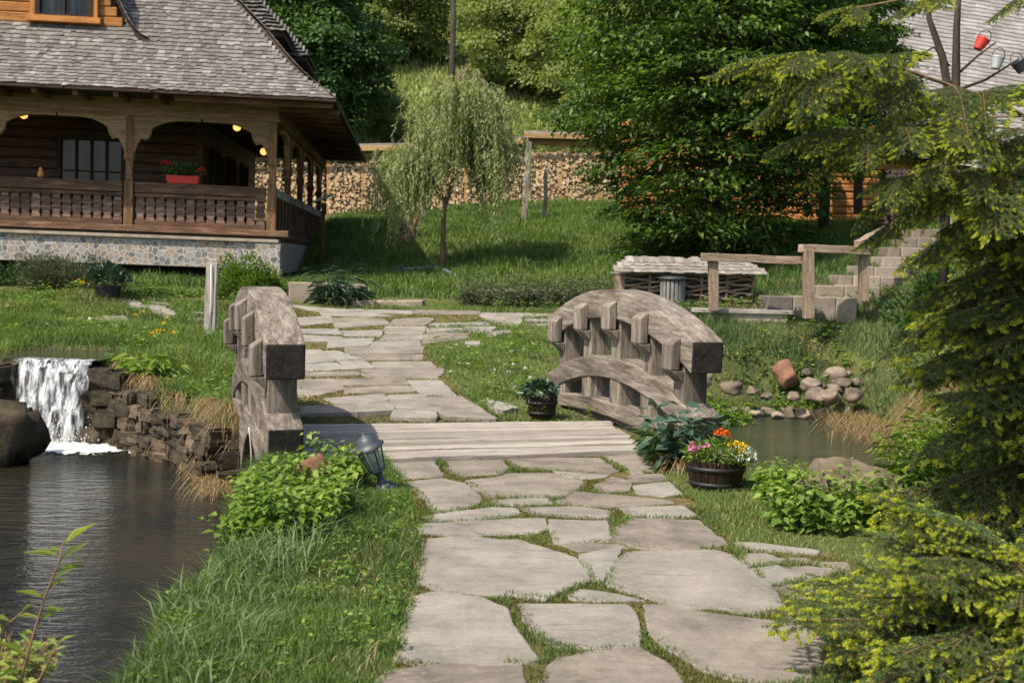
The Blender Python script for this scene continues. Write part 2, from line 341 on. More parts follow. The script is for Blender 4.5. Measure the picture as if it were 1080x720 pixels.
class MB:
    def __init__(s): s.v = []; s.f = []
    def add(s, v, f, M=None):
        n = len(s.v); s.v += [(M @ Vector(p) if M is not None else Vector(p)) for p in v]; s.f += [tuple(i+n for i in q) for q in f]; return s
    def box(s, lo, hi, M=None, taper=None):
        v = [(x, y, z) for x in (lo[0], hi[0]) for y in (lo[1], hi[1]) for z in (lo[2], hi[2])]
        return s.add(v, BOXF, M)
    def prism(s, poly, y0, y1, M=None):      # poly in (x,z), extruded along y
        n = len(poly); v = [(x, y0, z) for x, z in poly] + [(x, y1, z) for x, z in poly]
        f = [tuple(range(n)), tuple(range(2*n-1, n-1, -1))] + [(i, i+n, (i+1) % n+n, (i+1) % n) for i in range(n)]
        return s.add(v, f, M)
    def tube(s, pts, rad, n=6, M=None, cap=True):
        pts = [Vector(p) for p in pts]; k = len(pts)
        if not hasattr(rad, '__len__'): rad = [rad]*k
        base = len(s.v); t = (pts[1]-pts[0]).normalized()
        a = t.orthogonal().normalized()
        for i, p in enumerate(pts):
            t = (pts[min(i+1, k-1)]-pts[max(i-1, 0)]).normalized()
            a = (a-t*a.dot(t)).normalized(); b = t.cross(a)
            for j in range(n):
                an = 2*math.pi*j/n; q = p+(a*math.cos(an)+b*math.sin(an))*rad[i]
                s.v.append(M @ q if M is not None else q)
        for i in range(k-1):
            for j in range(n):
                s.f.append((base+i*n+j, base+i*n+(j+1) % n, base+(i+1)*n+(j+1) % n, base+(i+1)*n+j))
        if cap: s.f.append(tuple(base+j for j in range(n-1, -1, -1))); s.f.append(tuple(base+(k-1)*n+j for j in range(n)))
        return s
    def lathe(s, prof, n=24, M=None):       # prof (r,z)
        base = len(s.v); k = len(prof)
        for r, z in prof:
            for j in range(n):
                an = 2*math.pi*j/n; q = Vector((r*math.cos(an), r*math.sin(an), z)); s.v.append(M @ q if M is not None else q)
        for i in range(k-1):
            for j in range(n): s.f.append((base+i*n+j, base+i*n+(j+1) % n, base+(i+1)*n+(j+1) % n, base+(i+1)*n+j))
        s.f.append(tuple(base+j for j in range(n-1, -1, -1))); s.f.append(tuple(base+(k-1)*n+j for j in range(n)))
        return s
    def build(s, name, mat, parent=None, M=None, smooth=False): return mesh(name, s.v, s.f, mat, parent, M, smooth)
def frame(p0, p1, up=Vector((0, 0, 1))):
    p0 = Vector(p0); p1 = Vector(p1); x = (p1-p0).normalized()
    y = up.cross(x)
    if y.length < 1e-3: y = Vector((0, 1, 0))
    y.normalize(); z = x.cross(y)
    return Matrix.Translation(p0) @ Matrix((x, y, z)).transposed().to_4x4(), (p1-p0).length
def beam(name, p0, p1, w, h, mat, parent=None, bev=.006, up=Vector((0, 0, 1)), wob=0):
    """box whose local X (the grain) runs p0->p1, centred on the line"""
    M, l = frame(p0, p1, up); n = max(1, int(l/.25)) if wob else 1
    v = []; f = []
    for i in range(n+1):
        x = l*i/n; oy, oz = (random.gauss(0, wob), random.gauss(0, wob)) if wob else (0, 0)
        v += [(x, -w/2+oy, -h/2+oz), (x, w/2+oy, -h/2+oz), (x, w/2+oy, h/2+oz), (x, -w/2+oy, h/2+oz)]
    for i in range(n):
        a = 4*i
        for j in range(4): f.append((a+j, a+(j+1) % 4, a+4+(j+1) % 4, a+4+j))
    f = [q[::-1] for q in f]
    f.append((0, 1, 2, 3)); f.append((4*n+3, 4*n+2, 4*n+1, 4*n))
    o = mesh(name, v, f, mat, parent, M)
    if bev: bevel(o, bev)
    return o
# ------- leaves and blades, vectorised
def unit(a): return a/np.maximum(np.linalg.norm(a, axis=1, keepdims=True), 1e-9)
def leaves_arr(c, d, nrm, ln, wd, curl=.15):
    """quads of 4 verts: base, side, tip, side; c base pts, d direction, nrm normal"""
    d = unit(d); s = unit(np.cross(d, nrm)); n = np.cross(s, d)
    ln = ln[:, None] if hasattr(ln, 'shape') and ln.ndim == 1 else ln; wd = wd[:, None] if hasattr(wd, 'shape') and wd.ndim == 1 else wd
    v = np.stack([c, c+d*ln*.45+s*wd*.5+n*ln*curl*.4, c+d*ln-n*ln*curl, c+d*ln*.45-s*wd*.5+n*ln*curl*.4], 1)
    return v.reshape(-1, 3)
def quads(n): return np.arange(4*n).reshape(n, 4)
def leaf_mesh(name, c, d, nrm, ln, wd, tint, mat, parent=None, M=None, curl=.15):
    v = leaves_arr(c, d, nrm, ln, wd, curl); n = len(c); q = quads(n)
    f = np.concatenate([q[:, [0, 1, 2]], q[:, [0, 2, 3]]])
    return npmesh(name, v, [f], mat, parent, M, np.repeat(tint, 4))
def blades(name, base, h, w, lean, mat, tint, az=None, droop=.35, parent=None, M=None):
    n = len(base); az = rng.uniform(0, 2*np.pi, n) if az is None else az
    D = np.stack([np.cos(az), np.sin(az), np.zeros(n)], 1); S = np.stack([-np.sin(az), np.cos(az), np.zeros(n)], 1)
    tw = rng.uniform(-1.2, 1.2, n); S = S*np.cos(tw)[:, None]+D*np.sin(tw)[:, None]
    h = h[:, None]; w = (w*np.ones(n))[:, None]; le = lean[:, None]; Z = np.array([[0, 0, 1.]])
    mid = base+Z*h*.55+D*h*le*.35; tip = base+Z*h*(1-droop*le)+D*h*le
    v = np.stack([base-S*w/2, base+S*w/2, mid+S*w*.4, mid-S*w*.4, tip], 1).reshape(-1, 3)
    q = np.arange(5*n).reshape(n, 5)
    return npmesh(name, v, [q[:, :4], q[:, [3, 2, 4]]], mat, parent, M, np.repeat(tint, 5))
# ------------------------------------------------------------------ terrain
AX = Vector((-.309, .951, 0)); LT = Vector((.951, .309, 0)); B0 = Vector((-1.72, 8.6, 0)); BW = 3.55; BL = 3.6
def bp(s, w, z=0.0): return B0 + AX*s + LT*w + Vector((0, 0, z))
WATER = -.7
cp = []
def c_px(px, py, d): p = P(px, py, d); cp.append((p.x, p.y, p.z))
for x in (-8, -5, -2, 0, 2, 5, 8): cp.append((x, 1.5, 0))
for x in (-3, -1, 0, 1, 2, 4, 7): cp.append((x, 5, 0)); cp.append((x, 8, 0))
for x in (-3, -1, 0, 1): cp.append((x, 10, 0)); cp.append((x, 11.7, 0.0))
cp += [(3.5, 6.5, .02), (6, 9, .2), (8, 13, .8), (6.3, 14, .35), (1.6, 14.5, -.1), (.8, 13.5, .02), (-6.5, 12, 0), (-4, 12.5, .02), (-9, 14, .3), (-5.5, 14.6, .3)]
c_px(430, 380, 15); c_px(330, 380, 15); c_px(540, 385, 14.8); c_px(450, 331, 19.5); c_px(330, 331, 19.5); c_px(590, 333, 19.3)
c_px(180, 430, 12.6); c_px(200, 350, 17.2); c_px(60, 350, 16.6); c_px(0, 345, 16.6); c_px(220, 352, 16.8)
c_px(0, 300, 21.5); c_px(150, 300, 21.5); c_px(290, 303, 21.5); c_px(-200, 300, 21.5); c_px(100, 296, 27); c_px(330, 290, 27)
c_px(400, 300, 22.5); c_px(500, 305, 22.5); c_px(620, 306, 22.2)
c_px(380, 262, 28); c_px(520, 258, 28); c_px(650, 255, 28)
c_px(300, 226, 39.5); c_px(420, 224, 39.5); c_px(550, 214, 39.5); c_px(660, 212, 39.5); c_px(820, 205, 38)
c_px(760, 330, 19.6); c_px(680, 322, 20); c_px(780, 300, 22.5); c_px(740, 345, 18.6); c_px(850, 345, 18.3)
c_px(930, 300, 20.5); c_px(980, 258, 22); c_px(1080, 230, 23); c_px(1000, 330, 18); c_px(1100, 310, 17.5); c_px(900, 240, 27)
c_px(893, 396, 18.3); c_px(860, 394, 18.3); c_px(860, 337, 19.2); c_px(905, 322, 19.5); c_px(800, 405, 17.5); c_px(880, 405, 17.4); c_px(960, 405, 16.8); c_px(720, 390, 17); c_px(640, 350, 17.8)
c_px(1050, 400, 14.5); c_px(1000, 380, 16.4)
for x in (-25, -12, 12, 25): cp.append((x, 46, 5.6)); cp.append((x, 32, 2.6))
for x in (-60, -30, 0, 30, 60): cp += [(x, 60, 11), (x, 85, 24), (x, 120, 46), (x, 160, 70)]
for y in (5, 12, 20): cp += [(-25, y, .3+max(0, y-14)*.1), (25, y, 1.2+max(0, y-10)*.12)]
for y in (-10,): cp += [(-20, y, 0), (0, y, 0), (20, y, 0)]
cp = np.array(cp)
def tps_k(r2): return np.where(r2 > 1e-9, .5*r2*np.log(np.maximum(r2, 1e-9)), 0)
def tps_fit(pts, z, lam=.6):
    n = len(pts); r2 = ((pts[:, None]-pts[None])**2).sum(-1); A = np.zeros((n+3, n+3))
    A[:n, :n] = tps_k(r2)+lam*np.eye(n); A[:n, n] = 1; A[:n, n+1:] = pts; A[n, :n] = 1; A[n+1:, :n] = pts.T
    return np.linalg.solve(A, np.concatenate([z, np.zeros(3)]))
tw_ = tps_fit(cp[:, :2], cp[:, 2])
def Hbase(x, y):
    x = np.atleast_1d(np.asarray(x, float)).ravel(); y = np.atleast_1d(np.asarray(y, float)).ravel(); out = np.empty(len(x))
    for i in range(0, len(x), 20000):
        q = np.stack([x[i:i+20000], y[i:i+20000]], 1); r2 = ((q[:, None]-cp[None, :, :2])**2).sum(-1)
        out[i:i+20000] = tps_k(r2)@tw_[:-3]+tw_[-3]+q@tw_[-2:]
    return out
pond = np.array([(-1.7, 1.0), (-1.68, 4.5), (-1.74, 5.9), (-1.86, 6.9), (-2.05, 7.9), (-2.12, 8.6), tuple(bp(.75, -.2))[:2], tuple(bp(.75, BW+.2))[:2],
    (1.75, 9.6), (2.0, 9.0), (2.45, 8.75), (3.0, 8.75), (3.5, 9.5), (3.9, 10.9), (4.3, 12.6), (4.65, 14.5), (4.95, 16.1), (4.7, 16.9), (3.8, 17.15), (3.0, 16.95), (2.2, 15.9), (1.5, 14.3),
    tuple(bp(2.9, BW+.25))[:2], tuple(bp(2.9, -.2))[:2], (-3.15, 11.6), (-3.6, 12.5), (-4.5, 13.35), (-4.95, 13.75), (-6.3, 13.95), (-8, 13.4), (-14, 13), (-14, 1)])
def pip(x, y, poly):
    ins = np.zeros(len(x), bool); n = len(poly); j = n-1
    for i in range(n):
        xi, yi = poly[i]; xj, yj = poly[j]
        if yi != yj:
            c = ((yi > y) != (yj > y)) & (x < (xj-xi)*(y-yi)/(yj-yi)+xi); ins ^= c
        j = i
    return ins
def sdf(x, y, poly):
    d = np.full(len(x), 1e9); n = len(poly)
    for i in range(n):
        a = np.array(poly[i]); b = np.array(poly[(i+1) % n]); ab = b-a; L2 = (ab**2).sum()
        t = np.clip(((x-a[0])*ab[0]+(y-a[1])*ab[1])/L2, 0, 1)
        d = np.minimum(d, np.hypot(x-a[0]-t*ab[0], y-a[1]-t*ab[1]))
    return np.where(pip(x, y, poly), -d, d)
def sm(t): t = np.clip(t, 0, 1); return t*t*(3-2*t)
brook = np.array([(-6.2, 13.7), (-5.12, 13.6), (-5.1, 14.6), (-5.2, 15.3), (-6.4, 15.3), (-6.5, 14.5)])
def und(x, y): return .03*np.sin(x*2.1+y*.7)*np.sin(y*1.7-x*.4)*sm((np.hypot(x, y-7)-3)/6)*(1-.9*sm((22-y)/3)*sm((3-abs(x))/1.5))
def H(x, y, full=False):
    x = np.atleast_1d(np.asarray(x, float)).ravel(); y = np.atleast_1d(np.asarray(y, float)).ravel()
    hb = Hbase(x, y)
    hb = hb + und(x, y)
    near = (y < 19) & (y > 0) & (x < 8)
    s = np.full(len(x), 9.); s[near] = sdf(x[near], y[near], pond)
    wig = .06*np.sin(x*5+y*3)+.05*np.sin(y*7.3-x*2)
    s = s+wig*(s < 2)
    bw = np.where((x > 1.8) & (y > 12), 1.0, np.where((x < -2.6) & (y > 10), .16, .30))   # bank width
    bw = np.where((x > 1.5) & (y < 12), .28, bw)
    t = sm((s+.12)/(bw+.12))
    h = WATER-.55+(hb-(WATER-.55))*t
    h = np.where((t < .999) & (s > .0) & (h < WATER), h, h)
    sb = np.full(len(x), 9.); sb[near] = sdf(x[near], y[near], brook); k = sm((sb+.1)/.25)
    h = np.where(sb < .3, np.minimum(h, .18+(h-.18)*k), h)
    return (h, s, sb) if full else h
def H1(x, y): return float(H([x], [y])[0])
def T(px, py, d0=3.0, d1=60):
    """where the photo's pixel meets the ground"""
    r = ray(px, py); ds = np.linspace(d0, d1, 700); X = r.x/r.y*ds; Zr = CAMZ+r.z/r.y*ds; h = Hbase(X, ds)
    k = np.argmax(Zr < h); 
    if Zr[k] >= h[k]: k = len(ds)-1
    d = ds[k]; p = P(px, py, d); p.z = float(h[k]); return p
# ---- flagstones traced (photo pixels)
ST = []
def z1(l, ox, oy, s): ST.append([(x/s+ox, y/s+oy) for x, y in l])
for l in [
 [(398,484),(455,485),(466,504),(440,507),(425,506),(410,498)], [(463,485),(530,486),(534,497),(528,501),(490,505),(476,501)],
 [(534,485),(632,484),(650,498),(640,501),(575,497),(545,494)], [(640,483),(674,480),(688,492),(690,499),(667,501),(655,494),(642,487)],
 [(426,510),(466,506),(489,512),(508,531),(497,537),(458,542),(445,524)], [(493,510),(525,505),(535,500),(578,500),(615,510),(607,519),(590,527),(516,527),(506,519)],
 [(585,499),(640,503),(634,506),(618,508),(600,505)], [(629,513),(645,506),(658,508),(664,513),(662,519),(640,521),(632,519)],
 [(666,503),(697,502),(702,508),(683,511),(665,510)], [(670,514),(705,511),(710,518),(718,524),(699,525),(674,522)],
 [(520,530),(575,529),(580,533),(549,536),(523,537)], [(588,530),(607,522),(640,523),(678,527),(706,531),(708,534),(660,537),(600,535)],
 [(452,546),(516,538),(544,539),(546,546),(503,550),(460,552)], [(552,538),(607,537),(639,541),(638,549),(578,547),(566,544)],
 [(656,538),(719,536),(736,549),(705,549),(665,548)], [(446,557),(528,552),(574,549),(573,560),(563,565),(496,566),(444,565)],
 [(580,553),(640,552),(642,572),(624,574),(588,575)], [(651,560),(668,551),(735,552),(768,581),(730,582),(690,582),(649,573)],
 [(590,578),(650,577),(662,581),(640,583),(615,583)], [(446,570),(496,569),(530,571),(547,573),(583,583),(607,591),(620,614),(602,623),(573,634),(535,632),(501,629),(467,627),(443,620)],
 [(613,587),(631,585),(655,583),(648,592),(636,615),(626,615)], [(646,603),(663,587),(755,584),(770,586),(784,600),(813,625),(828,647),(790,649),(760,646),(720,643),(680,633),(643,621)],
 [(603,632),(614,628),(650,631),(678,637),(650,638),(605,637)], [(438,635),(455,630),(506,634),(533,645),(537,668),(566,698),(566,704),(515,705),(448,707),(418,700),(424,680)],
 [(549,642),(600,640),(660,641),(667,646),(669,660),(671,685),(640,688),(590,688),(575,682),(556,662)],
 [(681,645),(712,644),(736,651),(789,654),(842,661),(866,678),(864,700),(850,722),(800,726),(745,714),(707,690),(690,672)],
 [(413,714),(470,710),(547,712),(552,735),(500,765),(420,765),(395,735)], [(572,722),(590,698),(617,692),(672,691),(706,712),(722,735),(700,765),(600,765)],
 [(735,724),(800,735),(860,735),(870,765),(740,765)],
 [(777,577),(799,576),(861,586),(857,589),(820,585),(785,582)], [(782,587),(808,587),(826,597),(788,600)], [(794,604),(818,602),(842,615),(818,619),(808,617)],
 [(822,603),(852,601),(880,606),(857,613),(846,613)], [(824,592),(849,591),(852,596),(834,597)], [(859,596),(890,598),(895,604),(870,602)], [(813,625),(847,619),(875,621),(885,630),(850,634)]]: z1(l, 0, 0, 1)
NSHARP = len(ST)
for l in [
 [(540,395),(672,396),(800,473),(608,468)], [(398,390),(530,386),(590,443),(430,434)], [(420,445),(570,452),(572,474),(415,470)], [(272,420),(398,417),(414,444),(275,452)],
 [(82,432),(265,426),(270,454),(90,459)], [(155,402),(370,387),(385,414),(200,420)], [(40,334),(183,332),(222,368),(100,393),(40,396)], [(192,330),(450,324),(465,349),(225,355)],
 [(232,362),(480,354),(488,378),(240,384)], [(470,333),(590,333),(652,393),(525,382)], [(302,292),(600,290),(575,324),(310,318)], [(72,302),(272,300),(280,317),(80,321)],
 [(342,264),(545,261),(570,285),(350,286)], [(267,238),(520,236),(515,253),(282,257)], [(214,262),(298,258),(338,286),(240,290)], [(70,266),(190,264),(228,290),(70,294)],
 [(50,214),(130,214),(188,257),(50,260)], [(144,220),(200,220),(278,252),(202,255)], [(235,209),(520,206),(518,229),(252,232)], [(347,184),(508,180),(512,201),(332,204)],
 [(387,158),(528,160),(518,176),(362,178)], [(184,172),(338,168),(318,200),(168,205)], [(50,167),(218,165),(170,185),(50,189)], [(387,127),(533,127),(523,153),(387,151)],
 [(545,152),(698,157),(688,172),(600,183),(532,195),(528,176)], [(214,142),(366,140),(362,164),(232,160)], [(62,138),(198,138),(206,155),(60,160)], [(182,102),(368,100),(396,119),(202,131)],
 [(422,101),(535,94),(566,100),(530,119),(402,121)], [(562,114),(758,112),(776,121),(562,128)], [(545,133),(668,133),(688,145),(552,148)], [(742,84),(898,90),(893,118),(802,117)],
 [(42,92),(168,90),(180,115),(50,119)], [(140,74),(298,77),(415,86),(300,93),(150,86)], [(40,48),(295,58),(297,70),(140,70)], [(312,62),(478,67),(478,79),(302,77)], [(492,64),(738,70),(738,80),(492,79)],
 [(752,74),(1000,82),(1040,90),(752,86)], [(682,131),(798,129),(778,149),(702,150)], [(772,152),(850,142),(858,150),(782,170)], [(692,187),(738,182),(735,198),(692,199)], [(764,402),(880,434),(822,448),(782,425)],
 [(920,98),(1010,100),(1060,108),(930,108)], [(940,118),(1030,118),(1040,124),(945,124)]]:
    if min(a[0] for a in l) <= 95: l = [(x-48 if x < 130 and x <= min(a[0] for a in l)+25 else x, y) for x, y in l]
    z1(l, 300, 310, 3.6)
for l in [[(75,202),(150,195),(230,200),(260,225),(150,235)], [(212,112),(300,130),(312,145),(262,155)], [(345,165),(440,165),(478,208),(440,220),(340,196)], [(252,156),(330,150),(420,152),(420,163),(300,162)],
 [(532,182),(608,186),(600,203),(552,196)], [(350,125),(430,130),(450,142),(370,142)], [(560,215),(610,218),(612,235),(575,232)]]: z1(l, 80, 290, 4.5)
stones = []
for i, l in enumerate(ST):
    Pw = [T(x, y) for x, y in l]
    stones.append(np.array([(p.x, p.y) for p in Pw]))
# bridge planks from the traced corners of the deck
def lerp(a, b, t): return a+(b-a)*t
PN0, PN1, PF0, PF1 = G(318, 489, .03), G(689, 476.5, .03), G(318, 448, .03), G(641, 444.5, .03)
# masks raster, 3 cm
GX0, GX1, GY0, GY1, GS = -7.0, 3.6, 3.0, 21.0, .03
gx, gy = np.meshgrid(np.arange(GX0, GX1, GS), np.arange(GY0, GY1, GS)); sh = gx.shape; gxf, gyf = gx.ravel(), gy.ravel()
ms_ = np.zeros(len(gxf), bool)
for s in stones:
    lo = s.min(0)-.05; hi = s.max(0)+.05; k = np.where((gxf > lo[0]) & (gxf < hi[0]) & (gyf > lo[1]) & (gyf < hi[1]))[0]
    ms_[k] |= pip(gxf[k], gyf[k], s)
mp_ = pip(gxf, gyf, np.array([(p.x, p.y) for p in (T(400,760), T(424,680), T(440,640), T(442,565), T(425,506), G(396,482), G(318,489), G(312,444), T(312,432), T(308,345), T(308,325),
     T(600,331), T(500,342), T(452,345), T(448,372), T(470,395), T(486,418), T(530,443), G(641,443), G(689,476), T(692,500), T(722,524), T(772,576), T(865,584), T(895,600), T(885,634), T(820,632), T(832,650), T(868,680), T(872,760))]))
mb_ = pip(gxf, gyf, np.array([(p.x, p.y) for p in (PN0, PN1, PF1, PF0)]))
bl_ = ((gxf-B0.x)*AX.x+(gyf-B0.y)*AX.y); bw_ = ((gxf-B0.x)*LT.x+(gyf-B0.y)*LT.y)
over_ = (bl_ > .3) & (bl_ < 3.3) & (bw_ > 0) & (bw_ < BW)          # earth carried by the bridge
rail_ = (bl_ > -.1) & (bl_ < BL+.1) & ((abs(bw_) < .22) | (abs(bw_-BW) < .22))
MS, MP, MBR, OV, RL = [a.reshape(sh) for a in (ms_, mp_, mb_, over_, rail_)]
def look(mask, x, y):
    i = ((y-GY0)/GS).astype(int); j = ((x-GX0)/GS).astype(int); ok = (i >= 0) & (j >= 0) & (i < sh[0]) & (j < sh[1])
    r = np.zeros(len(x), bool); r[ok] = mask[i[ok], j[ok]]; return r
# ---- ground sheet
def axis(a, b, fine, lo, hi, g=1.12):
    v = list(np.arange(lo, hi, fine)); s = fine; x = hi
    while x < b: v.append(x); s *= g; x += s
    v.append(b); s = fine; x = lo-fine
    pre = []
    while x > a: pre.append(x); s *= g; x -= s
    pre.append(a); return np.array(pre[::-1]+v)
xs = axis(-140, 140, .075, -8, 8, 1.1); ys = axis(-12, 175, .075, 2.5, 20, 1.05)
X, Y = np.meshgrid(xs, ys); h, s_, sb_ = H(X.ravel(), Y.ravel(), True)
xf, yf = X.ravel(), Y.ravel()
inp = look(MP, xf, yf); pthm = inp.astype(float)
h = h-np.where(look(MBR, xf, yf), .03, 0)
v = np.stack([xf, yf, h], 1); ny, nx = X.shape
idx = np.arange(nx*ny).reshape(ny, nx)
f = np.stack([idx[:-1, :-1], idx[:-1, 1:], idx[1:, 1:], idx[1:, :-1]], -1).reshape(-1, 4)
gr = npmesh('ground', v, [f], ground_m, smooth=True); struct(gr)
soil = ((s_ < .12) | (sb_ < .1)).astype(float)
colr = np.stack([pthm, soil, np.zeros(len(xf)), np.ones(len(xf))], 1).astype(np.float32)
a = gr.data.attributes.new('mask', 'FLOAT_COLOR', 'POINT'); a.data.foreach_set('color', colr.ravel())
# ---- path stones: one structure mesh, each with an irregular edge and thickness
def stone_slab(mb, tints, poly, zf, th=.05, top=.020, sub=.06, jit=.010, small=False, grow=1.0, gap=.02):
    n = len(poly); pts = []
    for i in range(n):
        a, b = Vector(poly[i]), Vector(poly[(i+1) % n]); l = (b-a).length; k = max(1, int(l/sub))
        for j in range(k):
            t = j/k; p = a.lerp(b, t)
            if j == 0 and l > .12:      # cut the corner a little
                cut = .02 if small else .012
                pr = Vector(poly[i-1]); d1 = (pr-a).normalized()*cut; d2 = (b-a).normalized()*cut
                pts.append(p+d1); pts.append(p+d2); continue
            q = mnoise.noise((p.x*6, p.y*6, 3.1))*jit*1.6+mnoise.noise((p.x*19, p.y*19, 1))*jit; nn = Vector((-(b-a).y, (b-a).x)).normalized()
            pts.append(p+nn*q)
    c = sum((Vector(p) for p in poly), Vector((0, 0)))/n; m = len(pts); base = len(mb.v)
    tn = random.random(); tilt = (random.gauss(0, .006), random.gauss(0, .006))
    def z(p, o): return zf(p)+o+tilt[0]*(p.x-c.x)+tilt[1]*(p.y-c.y)
    rings = [(1.0*grow, -th), (1.0*grow, top-.010), (grow-.008, top-.002), (grow-.03, top+.001), (.6, top+.002)]
    for r, o in rings:
        for p in pts:
            rl_ = (p-c).length; q = c+(p-c)*r*(1+gap/max(rl_, .05)); mb.v.append(Vector((q.x, q.y, z(q, o)+(.005*mnoise.noise((q.x*5, q.y*5, 0)) if r < .99 else 0)))); tints.append(tn)
    mb.v.append(Vector((c.x, c.y, z(c, top+.003)))); tints.append(tn)
    for k in range(len(rings)-1):
        for i in range(m): mb.f.append((base+k*m+i, base+k*m+(i+1) % m, base+(k+1)*m+(i+1) % m, base+(k+1)*m+i))
    e = base+len(rings)*m; k = (len(rings)-1)*m
    for i in range(m): mb.f.append((base+k+i, base+k+(i+1) % m, e))
def ccw(s):
    a = sum(s[i][0]*s[(i+1) % len(s)][1]-s[(i+1) % len(s)][0]*s[i][1] for i in range(len(s)))
    return s if a > 0 else s[::-1]
def zpath(p):
    s = (p.x-B0.x)*AX.x+(p.y-B0.y)*AX.y; w = (p.x-B0.x)*LT.x+(p.y-B0.y)*LT.y
    return float((Hbase([p.x], [p.y])+und(np.array([p.x]), np.array([p.y])))[0])
mb = MB(); tn = []
for i_, s in enumerate(stones):
    far = i_ >= NSHARP; stone_slab(mb, tn, ccw([tuple(q) for q in s]), zpath, top=.014 if far else .009, small=far, grow=1.03 if far else 1.0, gap=.028 if far else .026, jit=.014 if far else .010)
pathob = mesh('flagstone_path', mb.v, mb.f, flag_m, tint=tn); struct(pathob)
# ---- water sheets
def sheet(name, poly, z, mat):
    return struct(mesh(name, [(x, y, z) for x, y in poly], [tuple(range(len(poly)))], mat))
sheet('pond_water', [(-14, 1), (-1.2, 1), (-1.4, 8), (-1.2, 10.5), (-3, 12.4), (-4.6, 14.1), (-14, 14.1)][::1], WATER, water_l)
sheet('stream_water', [(-1.2, 10.5), (-1.6, 8.0), (1.0, 8.7), (1.8, 8.2), (4.2, 8.2), (5.6, 11.2), (6.3, 15), (5.8, 17.9), (2.3, 17.9), (.3, 13.6), (-3, 12.4)], WATER, water_r)
sheet('brook_water', [(-6.3, 13.95), (-5.02, 13.80), (-5.0, 15.4), (-6.5, 15.4)], .30, water_r)
# waterfall: a curtain of white water over the stone lip
nx_, nz_ = 60, 44; vv = []; ft_ = []
for j in range(nz_+1):
    t = j/nz_
    for i in range(nx_+1):
        u = i/nx_; x = lerp(-6.12, -5.08, u)-t*.02+.02*mnoise.noise((u*5, t*2, 0)); yy = lerp(13.96, 13.80, u)
        if t < .12: k = t/.12; y = yy+.12*(1-k); z = .305
        else: k = (t-.12)/.88; y = yy-.30*math.sqrt(k)-.05*k; z = .305-1.02*k**1.25
        y += .07*mnoise.noise((u*11, t*3.0, 1))+.03*mnoise.noise((u*30, t*6, 2)); vv.append((x, y, z)); ft_.append(max(0, min(1, min(u, 1-u)*9+1.2*mnoise.noise((u*6, t*4, 8))+(.25 if t > .2 else .6)-.35)))
ff = [(j*(nx_+1)+i, j*(nx_+1)+i+1, (j+1)*(nx_+1)+i+1, (j+1)*(nx_+1)+i) for j in range(nz_) for i in range(nx_)]
struct(mesh('waterfall', vv, ff, fall_m, smooth=True, tint=ft_))
# foam: churned low mound where it lands
vv = []; tt = []; n1_, n2_ = 90, 60
for j in range(n2_+1):
    for i in range(n1_+1):
        x = lerp(-6.9, -3.9, i/n1_); y = lerp(12.3, 13.85, j/n2_)
        cx = min(max(x, -6.0), -5.15); r = math.hypot((x-cx)*(.62 if x > cx else .8), (y-13.45)*1.05); e = max(0, 1-r/1.2)
        vv.append((x, y, WATER+.006+e*e*(.03+.06*abs(mnoise.noise((x*6, y*6, 0)))+.03*mnoise.noise((x*19, y*19, 0))))); tt.append(min(1, e*1.15-.12) if e > 0 else -1)
ff = [(j*(n1_+1)+i, j*(n1_+1)+i+1, (j+1)*(n1_+1)+i+1, (j+1)*(n1_+1)+i) for j in range(n2_) for i in range(n1_)]
o = mesh('waterfall_foam', vv, ff, foam_m, smooth=True, tint=tt); struct(o)
mb = MB()
for i in range(420):
    a = random.gauss(0, .38); u_ = random.random(); x = -5.6+random.gauss(0, .34); y = 13.42+random.gauss(0, .16); z = WATER+.03+abs(random.gauss(0, .13)); r_ = random.uniform(.004, .013)
    mb.add([(x-r_, y, z), (x+r_, y, z), (x, y-r_, z), (x, y+r_, z), (x, y, z-r_), (x, y, z+r_*1.6)], [(0, 2, 5), (2, 1, 5), (1, 3, 5), (3, 0, 5), (2, 0, 4), (1, 2, 4), (3, 1, 4), (0, 3, 4)])
stuff(mb.build('water_spray', white_m), 'white droplets splashing up at the foot of the waterfall', 'spray')
# ------------------------------------------------------------------ rocks
def rock(name, loc, size, mat, label, cat='rock', group=None, seed=0, rz=0, sub=3, rough=.28, flat=1.0, sink=.25, smooth=True):
    import bmesh
    bm = bmesh.new()
    if not smooth:      # squarish block with worn corners
        bmesh.ops.create_cube(bm, size=.92); bmesh.ops.bevel(bm, geom=bm.edges[:], offset=.10, segments=2, affect='EDGES'); bmesh.ops.subdivide_edges(bm, edges=[e for e in bm.edges if e.calc_length() > .3], cuts=5 if sub > 3 else 2, use_grid_fill=True)
    else: bmesh.ops.create_icosphere(bm, subdivisions=sub, radius=.5)
    rs = random.Random(seed); off = Vector((rs.random()*50, rs.random()*50, rs.random()*50))
    planes = [(Vector((rs.gauss(0, 1), rs.gauss(0, 1), rs.gauss(0, 1)*.8)).normalized(), rs.uniform(.28, .46)) for _ in range(int(9*flat))]
    for vt in bm.verts:
        p = vt.co.copy()
        for nn, d in (planes if smooth else []):
            k = p.dot(nn)
            if k > d: p -= nn*(k-d)*.85
        p *= 1+rough*(1 if smooth else 1.8)*(mnoise.noise(p*2.2+off))+rough*.35*mnoise.noise(p*7+off)+(rough*.22*mnoise.noise(p*17+off) if sub > 3 else 0)
        vt.co = Vector((p.x*size[0], p.y*size[1], p.z*size[2]))
    me = bpy.data.meshes.new(name); bm.to_mesh(me); bm.free()
    o = link(name, me, mat, None, Matrix.Translation((loc[0], loc[1], loc[2]+size[2]*(.5-sink)*.8)) @ Matrix.Rotation(rz, 4, 'Z'), smooth or sub > 3)
    return tag(o, label, cat, group)
